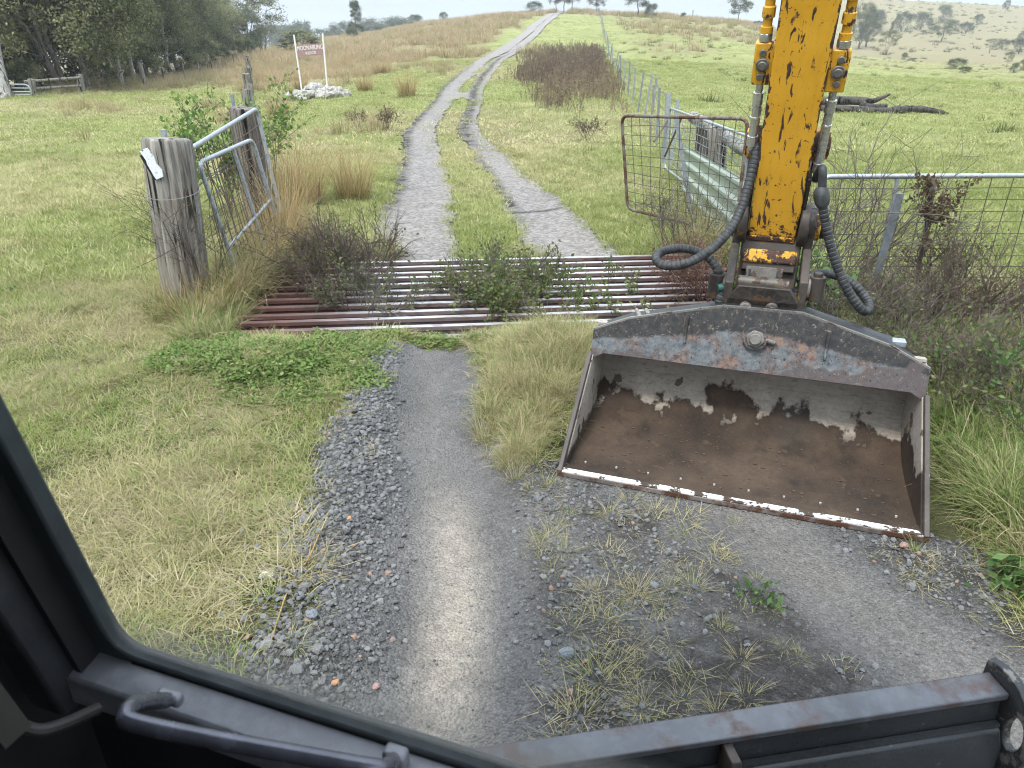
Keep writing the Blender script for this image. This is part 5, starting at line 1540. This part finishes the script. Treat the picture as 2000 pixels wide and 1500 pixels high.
rocks = [(566, 203, 22), (582, 200, 26), (600, 198, 30), (618, 196, 34), (636, 198, 28), (652, 197, 24), (664, 200, 26), (678, 203, 20), (572, 206, 16), (608, 206, 22), (628, 207, 24), (648, 206, 20), (592, 207, 18), (640, 190, 18), (604, 190, 18)]
for i, (u, v, w) in enumerate(rocks):
    p = PY(u, v, ys + random.uniform(-.35, .5) - (v - 198) * .05); r = px2m(p, w) / 2 * 1.25
    m = rock_mesh('boulder', M_rock, 300 + i, 3, amp=.5, flat=.95)
    m.shade_flat()
    o = link('boulder', m); o.location = (p.x, p.y, float(gz(p.x, p.y)) + r * (.42 if v > 194 else 1.0)); o.scale = (r, r, r * .9); o.rotation_euler = (random.random() * .5, random.random() * .5, random.random() * 6)
    tag(o, 'pale lichen spotted boulder in the pile under the name board', 'rock', 'boulders under the name board')
# fallen logs in the right paddock
lg = thing('fallen_log', 'dark burnt fallen tree lying in the green paddock right of the arm', 'log', hit(1740, 222))
yb = hit(1740, 222).y
MB().tube(spline([PY(1560, 212, yb + .3), PY(1640, 212, yb + .2), PY(1690, 215, yb), PY(1735, 217, yb - .1), PY(1775, 213, yb - .1), PY(1810, 214, yb - .1), PY(1836, 219, yb - .1), PY(1852, 221, yb)], 6), [0.122, 0.122, 0.122, 0.115, 0.115, 0.122, 0.115, 0.115, 0.108, 0.108, 0.115, 0.122, 0.122, 0.115, 0.108, 0.101, 0.108, 0.115, 0.122, 0.122, 0.122, 0.122, 0.130, 0.130, 0.122, 0.115, 0.108, 0.115, 0.115, 0.108, 0.101, 0.094, 0.094, 0.094, 0.086, 0.086, 0.086, 0.086, 0.072, 0.058, 0.043, 0.036, 0.029], 10, True, .08).build('trunk', M_log, lg, 0, 60)
MB().tube(spline([PY(1540, 205, yb + .8), PY(1620, 197, yb + .7), PY(1670, 197, yb + .6), PY(1705, 197, yb + .5), PY(1738, 184, yb + .6)], 5), [.15] * 8 + [.14] * 6 + [.10, .09, .08, .07, .06, .05, .04], 9, True, .08).build('limb', M_log, lg, 0, 60)
MB().tube(spline([PY(1680, 204, yb + .3), PY(1700, 210, yb + .2), PY(1732, 208, yb + .1)], 5), [.12, .14, .14, .13, .13, .13, .12, .11, .11, .1, .1], 9, True, .1).build('limb', M_log, lg, 0, 60)
MB().tube(spline([PY(1735, 216, yb), PY(1752, 210, yb), PY(1768, 209, yb)], 4), [.08, .08, .08, .08, .07, .06, .05, .04, .03], 8, True, .1).build('limb', M_log, lg, 0, 60)

# ------------------------------------------------------------------ loose stones, litter and an orange streak by the near track
def stone(label, u, v, r, mat, seed, cat='stone'):
    p = PZ(u, v, .0); m = rock_mesh('loose_stone', mat, seed, 2); m.shade_flat(); o = link('loose_stone', m)
    o.location = (p.x, p.y, float(gz(p.x, p.y)) + r * .4 + .006); o.scale = (r, r, r * .85); o.rotation_euler = (.2, .1, seed); tag(o, label, cat)
M_pink = stone_mat('pink_stone', (.22, .12, .11), (.34, .21, .19), False); M_or = stone_mat('orange_stone', (.34, .16, .075), (.46, .24, .12), False); M_bl = stone_mat('blue_stone', (.08, .085, .095), (.19, .20, .215), False)
stone('pinkish stone lying below the right corner of the bucket', 1763, 1073, .027, M_pink, 1)
stone('grey blue stone alone on the gravel between the wheel tracks', 1277, 1150, .026, M_bl, 2)
stone('flat grey stone at the left foot of a tuft near the blade', 1104, 1283, .034, M_bl, 3)
stone('orange brown brick fragment beside the splayed tuft at lower left', 657, 1341, .018, M_or, 4, 'brick fragment')
stone('dull pink pebble right of the orange brick fragment', 735, 1338, .018, M_pink, 5)
stone('small orange stone on the heap of crushed rock', 683, 1028, .013, M_or, 6)
stone('tan stone at the top of the crushed rock heap', 690, 722, .03, stone_mat('tan_stone', (.25, .19, .15), (.36, .29, .24), False), 7)
stone('pale grey stone in the crushed rock above the splayed tuft', 612, 1228, .034, M_bl, 8)
p = PZ(523, 1125, .02)
mb = MB(); mb.prism([p + Vector((-.035, -.02, 0)), p + Vector((.01, -.026, .012)), p + Vector((.036, -.01, .004)), p + Vector((.02, .018, .014)), p + Vector((-.03, .015, .006))], (0, 0, .004)); o = mb.build('paper_scrap', simple('scrap_paper', (.60, .57, .53), .8), None)
tag(o, 'scrap of whitish litter in the thin grass left of the gravel', 'litter')
pts_ = [(640, 1010), (627, 1035), (612, 1070), (598, 1098), (588, 1112), (578, 1130), (566, 1150), (557, 1166), (549, 1190), (540, 1218), (530, 1248)]
mb = MB(); mb.tube(spline([PZ(u, v, float(gz(*PZ(u, v, 0).xy)) + (.026 if not 1105 < v < 1160 else -.01)) for u, v in pts_], 4), .003, 6); o = mb.build('orange_streak', simple('faded_orange', (.30, .20, .07), .85, 0, .6, 90), None)  # thin orange tube, sunk below the ground midway
tag(o, 'faded orange twine lying across the crushed rock', 'streak')

# ------------------------------------------------------------------ shrubs and weeds
def tubes_np(segs, nseg=3):
    """segs: list of (p, q, r0, r1) -> quads"""
    P0 = np.array([s[0] for s in segs]); P1 = np.array([s[1] for s in segs]); r0_ = np.array([s[2] for s in segs]); r1_ = np.array([s[3] for s in segs])
    d = P1 - P0; d /= np.maximum(np.linalg.norm(d, axis=1, keepdims=True), 1e-9)
    ref = np.where(np.abs(d[:, 2:3]) > .9, [[1., 0, 0]], [[0., 0, 1]])
    a = np.cross(d, ref); a /= np.linalg.norm(a, axis=1, keepdims=True); b = np.cross(d, a)
    V, n = [], len(segs)
    for P_, r in ((P0, r0_), (P1, r1_)):
        for k in range(nseg):
            t = 2 * math.pi * k / nseg; V.append(P_ + (a * math.cos(t) + b * math.sin(t)) * r[:, None])
    V = np.stack(V, 1).reshape(-1, 3); base = np.arange(n)[:, None] * (2 * nseg); F = []
    for k in range(nseg):
        k2 = (k + 1) % nseg; F.append(base + np.array([[k, k2, nseg + k2, nseg + k]]))
    return V, np.concatenate(F)
def leaves_np(c, d, L, W, r):
    n = len(c); s = np.cross(d, r.normal(0, 1, (n, 3))); s /= np.maximum(np.linalg.norm(s, axis=1, keepdims=True), 1e-6)
    L = (L * (.6 + .8 * r.random(n)))[:, None]; V = np.stack([c, c + d * L * .45 + s * L * W, c + d * L, c + d * L * .45 - s * L * W], 1).reshape(-1, 3)
    F = np.arange(4 * n).reshape(n, 4); return V, F, np.repeat(r.random(n), 4)
def unit(v): return v / np.maximum(np.linalg.norm(v, axis=-1, keepdims=True), 1e-9)
def shrub(name, label, cat, loc, seed, stems=14, h=.6, spread=.6, twig=M_twig, depth=3, kids=4, r0=.006, leaf=None, nleaf=0, lsize=.03, lean=(0, 0), lw=.3, droop=0.0):
    r = np.random.default_rng(seed); segs, tips = [], []
    def grow(p, d, L, rad, lev):
        q = p; dd = d
        n = 3
        for k in range(n):
            dd = unit(dd + r.normal(0, .16, 3) + np.array([0, 0, -droop])); e = q + dd * L / n
            segs.append((q, e, rad * (1 - .25 * k / n), rad * (1 - .25 * (k + 1) / n))); q = e
            if lev >= 1: tips.append((e, dd))
            if lev < depth - 1 and k >= (1 if lev == 0 else 0):
                for _ in range(max(1, kids // 2)):
                    nd = unit(dd + r.normal(0, .55, 3)); grow(q, nd, L * r.uniform(.35, .6), rad * .6, lev + 1)
    for i in range(stems):
        a = r.random() * 6.283; o = np.array([math.cos(a), math.sin(a), 0]) * r.random() * spread * .35
        d = unit(np.array([math.cos(a) * spread / h * .8 * r.random() + lean[0], math.sin(a) * spread / h * .8 * r.random() + lean[1], 1.0]))
        grow(o, d, h * r.uniform(.5, .85), r0, 0)
    root = thing(name, label, cat, loc)
    V, F = tubes_np(segs)
    o = link('stems', npmesh('stems', V, F, twig), None); o.parent = root
    if leaf and nleaf:
        k = r.integers(0, len(tips), nleaf); c = np.array([tips[i][0] for i in k]) + r.normal(0, lsize * .6, (nleaf, 3)); d = unit(np.array([tips[i][1] for i in k]) + r.normal(0, .8, (nleaf, 3)))
        V, F, RN = leaves_np(c, d, lsize, lw, r)
        o = link('leaves', npmesh('leaves', V, F, leaf, False, {'rnd': ('FLOAT', RN)}), None); o.parent = root
    return root
def leaf_mat(name, c1, c2, c3, trans=.35):
    t = NT(name); rn = t.attr('rnd'); oi = t.n('ObjectInfo').outputs['Random']
    n = t.noise(t.obj(), .55, 3, .6)
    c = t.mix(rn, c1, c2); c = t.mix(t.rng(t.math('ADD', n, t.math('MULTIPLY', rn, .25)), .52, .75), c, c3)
    c = t.hsv(c, .5, 1.0, t.rng(oi, 0, 1, .82, 1.18))
    return t.leafy(c, trans)
M_leafg = leaf_mat('bush_leaf', (.06, .12, .025), (.13, .21, .05), (.20, .27, .07))
M_leafw = leaf_mat('grid_weed_leaf', (.07, .11, .03), (.14, .18, .055), (.17, .17, .07))
M_leafn = leaf_mat('nettle_leaf', (.05, .11, .03), (.12, .20, .06), (.17, .26, .09))
M_leafb = leaf_mat('brown_leaf', (.10, .065, .045), (.17, .115, .075), (.14, .12, .06))
shrub('dry_shrub', 'dark bare twiggy shrub growing through the left end of the grid', 'shrub', Vector((-1.5, 6.15, -.06)), 1, 40, .68, .72, M_twig, 3, 6, .006, M_leafw, 900, .028)
shrub('dry_shrub', 'thin twiggy shrub drooping over the front rails left of the middle', 'shrub', Vector((-1.25, 5.75, -.05)), 2, 20, .42, .7, M_twigg, 3, 6, .005, M_leafw, 900, .026)
shrub('weed_bush', 'green leafy weed bush filling the middle of the cattle grid', 'weed', Vector((-.12, 6.2, -.10)), 3, 46, .46, 1.05, M_twigg, 3, 6, .005, M_leafw, 3600, .034)
shrub('weed_bush', 'low green weeds creeping over the front middle rails', 'weed', Vector((.1, 5.7, -.08)), 4, 18, .38, .85, M_twigg, 3, 5, .004, M_leafw, 1500, .036)
shrub('weed_bush', 'sparse green weeds between rails right of the middle bush', 'weed', Vector((.95, 6.0, -.12)), 5, 16, .36, .9, M_twig, 3, 5, .004, M_leafw, 900, .034)
shrub('dry_shrub', 'reddish brown twiggy shrub at the right end of the grid beside the hitch', 'shrub', Vector((1.75, 5.95, -.06)), 6, 34, .55, .7, simple('red_twig', (.14, .075, .058), .85, 0, .3, 5), 3, 6, .005, M_leafb, 1500, .022)
shrub('dry_shrub', 'grey thin twigs growing through the bottom of the open mesh gate', 'shrub', gp(1.9, 7.7, 0), 7, 22, .75, .7, M_twigg, 3, 5, .005, M_leafw, 300, .02)
shrub('nettle_clump', 'bright green nettle like plant between the hitch and the hanging hose', 'plant', gp(2.08, 5.35, 0), 8, 22, .62, .5, M_twigg, 2, 4, .005, M_leafn, 1500, .055, (.05, 0), .34)
shrub('dry_shrub', 'tall fan of bare grey stems leaning right behind the bucket arm', 'shrub', gp(2.25, 5.3, 0), 9, 26, 1.45, .6, M_twigg, 3, 4, .006, None, 0, .03, (.55, .1))
shrub('dry_shrub', 'tangled grey brush under the leaning star picket', 'shrub', gp(2.55, 4.75, 0), 10, 40, .62, .8, M_twigg, 3, 6, .005, M_leafw, 900, .022)
shrub('dry_shrub', 'brown brush in front of the galvanised gate', 'shrub', gp(3.25, 4.9, 0), 11, 40, .75, .9, M_twig, 3, 6, .005, M_leafb, 1400, .022)
shrub('dry_shrub', 'sprawling grey brush beside the right end of the bucket', 'shrub', gp(2.65, 4.0, 0), 12, 32, .55, .8, M_twigg, 3, 6, .0045, M_leafw, 1200, .03)
shrub('dry_shrub', 'thin bare weeds in the long grass at the right edge', 'shrub', gp(2.9, 3.4, 0), 13, 20, .6, .6, M_twig, 3, 5, .004, M_leafn, 900, .035)
shrub('leafy_bush', 'bright green leafy bush growing round the second timber post', 'bush', gp(-3.62, 9.2, 0), 14, 9, 1.25, .06, M_twigg, 3, 4, .009, M_leafg, 2000, .05, (0, 0), .36)
shrub('leafy_bush', 'smaller leafy bush on the right of the second timber post', 'bush', gp(-3.25, 9.9, 0), 15, 4, 1.3, .04, M_twigg, 3, 4, .007, M_leafg, 600, .055, (0, 0), .36)
shrub('dry_shrub', 'bare twigs climbing the right side of the thick timber post', 'shrub', gp(-2.62, 5.85, 0), 16, 16, 1.0, .35, M_twig, 3, 4, .004, None, 0, .03)
shrub('dead_weed', 'single thin dead stem rising beside the thick timber post', 'stem', gp(-2.75, 5.75, 0), 29, 2, 1.5, .06, M_twig, 2, 2, .005, None, 0, .02, (-.07, 0))
shrub('rosette_weed', 'green broad leaved weed in the grass at the right edge', 'weed', PZ(1965, 1150, .0), 18, 9, .09, .13, M_leafn, 2, 3, .003, M_leafn, 130, .055, (0, 0), .22)
shrub('rosette_weed', 'tiny bright green weed alone on the gravel below the bucket', 'weed', PZ(1475, 1175, .0), 19, 9, .05, .12, M_leafn, 2, 3, .002, M_leafn, 70, .035, (0, 0), .22)
shrub('seed_weed', 'brown seed head weed stalks standing by the thin rusty picket', 'weed', PY(1800, 500, 5.15), 20, 6, .66, .10, M_twig, 2, 4, .004, M_leafb, 900, .024, (.05, 0), .45)
for i, (u, v, h, lab) in enumerate([(1145, 275, .5, 'small brown dead weed on the verge below the dead patch'), (755, 255, .55, 'dry seedy weed standing in the grass left of the track'), (697, 250, .4, 'short dry weed in the grass below the rock pile')]):
    shrub('dry_weed', lab, 'weed', hit(u, v), 30 + i, 10, h, .4, M_twig, 3, 4, .006, M_leafb, 500, .035)
# tall straw tussocks
def tussock(label, loc, h, n, rad, lean, seed, mat=M_dryg, w=.006):
    r = np.random.default_rng(seed); V, F, RN, T = blades(n, rad, h, w, lean, .8, r, 5)
    o = link('grass_tussock', npmesh('grass_tussock', V, F, mat, False, {'rnd': ('FLOAT', RN), 'tip': ('FLOAT', T)})); o.location = loc
    return tag(o, label, 'tussock')
def tussock_mat():
    t = NT('straw_tussock'); rn, tip = t.attr('rnd'), t.attr('tip')
    c = t.mix(rn, (.26, .18, .085), (.48, .35, .18)); g = t.mix(rn, (.12, .13, .04), (.22, .20, .08))
    return t.leafy(t.mix(t.rng(t.math('ADD', tip, t.math('MULTIPLY', rn, .4)), .15, .5), g, c), .35)
M_tus = tussock_mat()
tussock('large straw coloured tussock right of the second timber post', gp(-3.05, 10.2), 1.0, 700, .36, .28, 1, M_tus)
tussock('straw coloured tussock nearer the track than the large one', gp(-2.35, 10.7), .85, 420, .25, .25, 2, M_tus)
tussock('rusty brown tussock at the far left corner of the grid', gp(-2.5, 7.65), .98, 520, .2, .32, 3, M_tus, .005)
tussock('drooping brown grass clump against the front guard frame', gp(-2.4, 6.9), .75, 420, .16, .45, 4, M_tus, .005)
tussock('sparse dry grass at the foot of the thick timber post', gp(-2.6, 5.55), .55, 260, .22, .5, 5, M_tus, .004)
for i, (u, v, h, lab) in enumerate([(712, 178, .7, 'lone round brown tussock right of the rock pile'), (590, 180, .9, 'brown tussock just behind the rock pile'), (795, 190, 1.0, 'tall pale tussock close to the left edge of the track'), (515, 165, .8, 'brown tussock left of the name board'), (545, 230, .6, 'pale dry tussock in front of the rock pile'), (680, 130, .8, 'dark based tussock up the slope right of the name board'), (745, 145, .8, 'brown tussock uphill of the lone round one')]):
    tussock(lab, hit(u, v), h, 300, .32, .3, 20 + i, M_tus, .013)
# ------------------------------------------------------------------ trees
M_euc = leaf_mat('eucalypt_leaf', (.040, .050, .022), (.155, .165, .078), (.28, .28, .14), .4)
M_eucd = leaf_mat('dark_leaf', (.028, .038, .018), (.10, .118, .055), (.18, .195, .095), .35)
def make_tree(name, label, cat, seed, H, W, base, nlimb=7, nclump=60, nleaf=110, lsize=.2, leaf=M_euc, bark=M_bark, stems=1, flat=.7, cone=0.0, trunk_r=.022, clump_r=.16, group=None):
    """trunk and limbs reach out to leaf clumps spread through the crown's volume; gaps stay open between clumps"""
    r = np.random.default_rng(seed); segs = []
    def path(p, q, n, wob, ra, rb):
        pts_ = [p + (q - p) * t + r.normal(0, wob, 3) * math.sin(math.pi * t) for t in np.linspace(0, 1, n + 1)]
        for i in range(n):
            t0, t1 = i / n, (i + 1) / n; segs.append((pts_[i], pts_[i + 1], ra + (rb - ra) * t0, ra + (rb - ra) * t1))
        return pts_
    tr = H * trunk_r; nodes = []
    for s in range(stems):
        a = r.random() * 6.283; sp = (0 if stems == 1 else W * .22)
        top = np.array([math.cos(a) * sp + r.normal(0, W * .03), math.sin(a) * sp + r.normal(0, W * .03), H * (.82 if cone < .5 else .96)])
        nodes += path(np.array([math.cos(a), math.sin(a), 0]) * (0 if stems == 1 else tr), top, 9, H * .015, tr / math.sqrt(stems) * 1.1, tr * .15)[2:]
    cl = []
    for i in range(nclump):
        t = r.random() ** .85; z = base + (1 - base) * t
        rad = (1 - cone * t) * (1 if cone else math.sqrt(max(.06, 1 - ((t - .42) / .62) ** 2)))
        a = r.random() * 6.283; q = (.25 + .75 * math.sqrt(r.random())) * rad * W / 2
        c = np.array([q * math.cos(a), q * math.sin(a), z * H]); cl.append(c)
    cl = np.array(cl)
    for i in range(nclump):
        c = cl[i]; nd = np.array(nodes); k = np.argmin(np.linalg.norm(nd - c, axis=1) + np.where(nd[:, 2] > c[2] - .02 * H, 3 * H, 0)) if (nd[:, 2] < c[2]).any() else 0
        if i < nlimb * 6: path(nd[k], c, 4, H * .012, tr * (.34 if i < nlimb else .16), tr * .06)
    cr = clump_r * W
    n = nclump * nleaf; kk = np.repeat(np.arange(nclump), nleaf)
    cs = (.6 + .8 * r.random(nclump))[kk][:, None]
    off = r.normal(0, 1, (n, 3)); off = off / np.linalg.norm(off, axis=1, keepdims=True) * (r.random((n, 1)) ** .5) * cr * cs; off[:, 2] *= flat
    d = unit(r.normal(0, .6, (n, 3)) + np.array([0, 0, -.45])); V, F, RN = leaves_np(cl[kk] + off, d, lsize, .26, r); RN = np.clip(RN * .5 + np.repeat(r.random(nclump)[kk], 4) * .6 - .05 + .25 * np.repeat(off[:, 2], 4) / cr, 0, 1)  # clump tops tinted lighter, highlight put into the leaf colour
    root = thing(name, label, cat, (0, 0, 0), group)
    o = link('trunk', npmesh('trunk', *tubes_np(segs, 6), bark, True), None); o.parent = root
    o = link('crown', npmesh('crown', V, F, leaf, False, {'rnd': ('FLOAT', RN)}), None); o.parent = root
    return root
PRO = {}
def place(kind, p, h, w=None, label=None, cat='tree', rz=None, group=None, name=None):
    pr, H, W, used = PRO[kind]
    o = pr if not used else copy_tree(pr); PRO[kind][3] = True
    o.location = p - Vector((0, 0, .05 * h / 10)); s = h / H; k = (w / W) if w else s
    o.scale = (k, k, s); o.rotation_euler.z = random.random() * 6.28 if rz is None else rz
    o['label'] = label; o['category'] = cat
    if group: o['group'] = group
    return o
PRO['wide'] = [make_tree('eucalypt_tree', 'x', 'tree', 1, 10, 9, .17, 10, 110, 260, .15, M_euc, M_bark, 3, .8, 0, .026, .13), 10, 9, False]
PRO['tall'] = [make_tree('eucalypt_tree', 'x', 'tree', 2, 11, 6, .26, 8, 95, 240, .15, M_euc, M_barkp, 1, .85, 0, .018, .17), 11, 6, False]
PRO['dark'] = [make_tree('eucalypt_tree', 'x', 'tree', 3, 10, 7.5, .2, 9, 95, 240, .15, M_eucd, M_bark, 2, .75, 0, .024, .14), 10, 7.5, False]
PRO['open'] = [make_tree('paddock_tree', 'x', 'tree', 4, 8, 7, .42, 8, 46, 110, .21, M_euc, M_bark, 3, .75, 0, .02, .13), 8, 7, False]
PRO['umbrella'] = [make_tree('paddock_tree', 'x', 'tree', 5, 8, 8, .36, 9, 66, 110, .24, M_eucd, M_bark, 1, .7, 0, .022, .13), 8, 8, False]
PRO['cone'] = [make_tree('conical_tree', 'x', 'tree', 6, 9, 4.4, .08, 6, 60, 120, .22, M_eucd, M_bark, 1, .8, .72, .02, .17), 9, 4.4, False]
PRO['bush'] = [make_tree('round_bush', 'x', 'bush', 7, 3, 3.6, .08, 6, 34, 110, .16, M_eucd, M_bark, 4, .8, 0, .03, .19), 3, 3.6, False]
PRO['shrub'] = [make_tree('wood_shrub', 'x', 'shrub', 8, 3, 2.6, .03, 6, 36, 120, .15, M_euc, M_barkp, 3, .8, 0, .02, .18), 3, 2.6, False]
FG = 'eucalypts of the dense wood beyond the left paddock'
FL = 'olive leaved eucalypt among the dense wood beyond the left paddock'
forest = [('wide', -23.9, 41.4, 10, 10), ('tall', -22.9, 45.2, 9, 4.5), ('tall', -24.6, 50.2, 8.5, 4.5), ('tall', -26.2, 59.5, 9, 5), ('wide', -27.5, 41, 11, 10), ('tall', -24.8, 45, 9, 5), ('dark', -29, 46, 12, 8), ('tall', -26.8, 51, 10, 5.5), ('wide', -29.5, 54, 11, 8), ('dark', -28.5, 59, 10, 7), ('tall', -29.5, 64, 9, 6), ('wide', -32, 67, 11, 9), ('dark', -31.2, 73, 9.5, 6.5),
          ('tall', -32.2, 78, 8, 5), ('dark', -34, 82, 10, 7.5), ('tall', -33.6, 87, 7.5, 5.5), ('wide', -36, 92, 9, 8), ('tall', -35.2, 97, 6.6, 5), ('dark', -33.8, 100, 5.4, 5), ('tall', -41, 99, 12, 6.5), ('dark', -33, 42, 13, 9), ('wide', -35, 50, 14, 10), ('dark', -37, 58, 15, 9), ('tall', -36, 64, 14, 7), ('dark', -38, 72, 14, 9), ('wide', -40, 80, 14, 10), ('dark', -42, 88, 13, 9), ('tall', -31.5, 39.5, 12, 6), ('dark', -40, 46, 16, 10), ('wide', -45, 60, 16, 11), ('dark', -46, 72, 16, 10), ('wide', -37, 38, 14, 10)]
for k, x, y, h, w in forest:
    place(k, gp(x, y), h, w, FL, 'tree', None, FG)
for i, (x, y, h) in enumerate([(-22.4, 42.0, 1.7), (-23.9, 47.5, 1.5), (-24.6, 52.5, 2.4), (-25.9, 57, 1.6), (-27.2, 63, 2.6), (-28.2, 69, 1.8), (-29.4, 75, 2.6), (-30.6, 82, 2.0), (-31.6, 89, 2.6), (-32.4, 95, 2.4), (-24.9, 39.6, 1.6), (-29.5, 39.5, 2.2)]):
    place('shrub', gp(x, y), h, h * .95, 'pale leaved understorey shrub along the foot of the dense wood', 'shrub', None, 'understorey shrubs along the dense wood')
for i, (x, y, h) in enumerate([(-29, 43.5, 4.5), (-31.5, 47, 5), (-33, 44, 6), (-31, 52, 5), (-30.5, 57.5, 5), (-36, 43, 6), (-39, 41, 7), (-34.5, 55, 6), (-42, 48, 8), (-27.5, 38.2, 4), (-32, 37.5, 5)]):
    place('bush', gp(x, y), h, h * 1.25, 'dark bush in the shade among the trunks of the dense wood', 'bush', None, 'dark bushes inside the dense wood')
def tree_px(kind, u, vb, vt, wpx, label, cat='tree', y0=14):
    p = hit(u, vb, y0); h = px2m(p, vb - vt) * 1.02; w = px2m(p, wpx)
    return place(kind, p, h, w, label, cat)
tree_px('open', 515, 108, 5, 96, 'open crowned tree with several stems right of the dense wood')
tree_px('bush', 492, 112, 84, 44, 'dark bush at the foot of the fence where the wood ends', 'bush')
tree_px('shrub', 590, 104, 66, 80, 'bright green bush behind the left pole of the name board', 'bush')
tree_px('cone', 697, 73, 12, 36, 'tall conical tree alone on the left skyline')
tree_px('bush', 689, 77, 60, 26, 'small bush at the foot of the conical tree', 'bush')
tree_px('bush', 738, 64, 54, 18, 'tiny bush on the skyline right of the conical tree', 'bush')
tree_px('bush', 811, 49, 32, 30, 'round dark bush on the left shoulder of the hill', 'bush')
tree_px('bush', 867, 41, 25, 17, 'small round bush with a short stem nearer the hilltop', 'bush')
tree_px('bush', 1043, 27, 7, 32, 'bushy low tree left of the hilltop clump')
for u, h, w, l in ((1086, -28, 34, 'slim left tree of the clump on the hilltop'), (1101, -40, 46, 'tallest middle tree of the clump on the hilltop'), (1117, -30, 40, 'right tree of the clump on the hilltop')):
    tree_px('umbrella', u, 26, h, w, l)
tree_px('umbrella', 1165, 26, -12, 38, 'rounded tree on the hilltop where the fence meets the sky')
tree_px('umbrella', 1246, 32, -24, 60, 'spreading tree with a bare trunk on the right skyline')
tree_px('bush', 1272, 34, 12, 30, 'low bush under the spreading tree on the right skyline', 'bush')
tree_px('bush', 1334, 38, 27, 13, 'tiny lone bush on the skyline between spreading trees', 'bush')
tree_px('umbrella', 1441, 43, -2, 46, 'spreading tree on the skyline left of the yellow arm')
tree_px('bush', 1482, 43, 34, 26, 'low bush on the skyline against the yellow arm', 'bush')
pole = thing('power_pole', 'thin pale power pole on the right skyline', 'pole', hit(1352, 38)); q = hit(1352, 38); MB().tube([q, q + Vector((0, 0, px2m(q, 16)))], .14, 6).build('pole', M_barkp, pole)
far = [('dark', 1676, 96, 16, 52, 'dense grey green tree just right of the yellow arm'), ('dark', 1692, 92, 38, 40, 'second dense tree against the yellow arm'), ('bush', 1706, 56, 26, 44, 'hazy grove behind the dense trees by the arm'), ('bush', 1760, 62, 30, 36, 'left hazy round tree of the pair on the far hill'), ('bush', 1796, 59, 30, 42, 'right hazy round tree of the pair on the far hill'),
       ('cone', 1738, 74, 46, 11, 'narrow dark cypress on the far hill'), ('open', 1730, 108, 66, 40, 'leafy tree at the foot of the far hill below the cypress'), ('umbrella', 1838, 82, 44, 54, 'largest wide crowned tree on the far hill'), ('bush', 1885, 66, 47, 28, 'low spreading tree right of the largest one'), ('bush', 1841, 42, 15, 30, 'hazy tree high on the far hill'),
       ('bush', 1910, 49, 31, 18, 'round lone bush high on the far hill'), ('umbrella', 1962, 27, 4, 14, 'small tree on the far right skyline'), ('open', 1932, 104, 79, 24, 'small tree with a thin trunk on the lower far hill'), ('bush', 1957, 98, 80, 22, 'middle bush of the row on the right slope'), ('bush', 1988, 106, 79, 40, 'wide dark thicket at the right edge of the far hill'),
       ('open', 1965, 133, 105, 18, 'slim tree below the thicket at the right edge'), ('bush', 1979, 143, 126, 15, 'small bush below the slim tree at the right edge'), ('bush', 1998, 138, 119, 20, 'bush cut by the right edge of the view'), ('bush', 1866, 136, 117, 36, 'low olive thicket at the bottom of the far hill'), ('bush', 1883, 144, 132, 24, 'smaller shrub beside the low olive thicket'),
       ('bush', 1765, 117, 105, 11, 'small dark bush right of the leafy tree'), ('bush', 2001, 76, 62, 24, 'bush high at the right edge of the far hill'), ('bush', 1803, 68, 61, 12, 'scrap of scrub under the hazy pair of trees'), ('bush', 1782, 120, 114, 20, 'low grey scrub below the leafy tree')]
for k, u, vb, vt, w, l in far:
    tree_px(k, u, vb, vt, w, l, 'bush' if k == 'bush' else 'tree')
# distant wood seen past the left shoulder of the hill
for i in range(16):
    x = -88 + 3.4 * i * 1.6; y = 330 + random.uniform(-12, 12); 
    place('bush', Vector((x - 38, y, float(gz(x - 38, y)))), random.uniform(8.2, 11.5), random.uniform(11, 15), 'hazy distant tree of the far wood left of the conical tree', 'tree', None, 'trees of the far wood')
# dark clumps and cow pats of the right paddock, one loose ground cover
M_clump = grass_mat('dark_clump', (.06, .085, .028), (.10, .125, .045), (.14, .12, .05), (.20, .16, .07), .3, .8)
K_clump = kinds('clump', [tuft_mesh('clump', M_clump, 50, .32, .3, .03, .6, .8, r0, seg=2) for _ in range(4)])
x, y = cand(2400, 14, 150, .8)
k = ((x > fence_x(y) + 1) | ((x < track_x(y) - 3) & (y > 16) & (y < 40) & (x / y > -.3))) & (fbm(x, y, .12, 3, 81) > .4) & (rng.random(len(x)) < np.where(x > 0, .55, .25)); x, y = x[k], y[k]
push(x, y, rng.random(len(x)) * .9, .35 + .75 * rng.random(len(x)))
x, y = cand(6000, 140, 450, .85)
k = (x / y > .33) & (fbm(x, y, .02, 3, 82) > .42) & (rng.random(len(x)) < .5); x, y = x[k], y[k]
push(x, y, .2 + rng.random(len(x)) * .9, 1.2 + 2.4 * rng.random(len(x)) ** 2)
p_, d_, s_ = flush(); scatter('rough_clumps', K_clump, p_, d_, s_, 'dark rough clumps dotted over the paddocks', 'grass', .15)

# ------------------------------------------------------------------ the damp air
hz = NT('damp_air')
pv = hz.n('VolumePrincipled', {'Color': (.93, .95, .97, 1), 'Density': .00065, 'Anisotropy': .2})
hz.t.links.new(pv.outputs[0], hz.out.inputs['Volume'])
mb = MB(); mb.box((0, 420, 24), 2600, 2200, 72)
# the box closes round everything: a metre under the lowest ground, just above the highest tree
ho = mb.build('haze', hz.m, None, 0, 0)
tag(ho, 'thin damp haze over the far hill', 'haze', None, 'stuff')
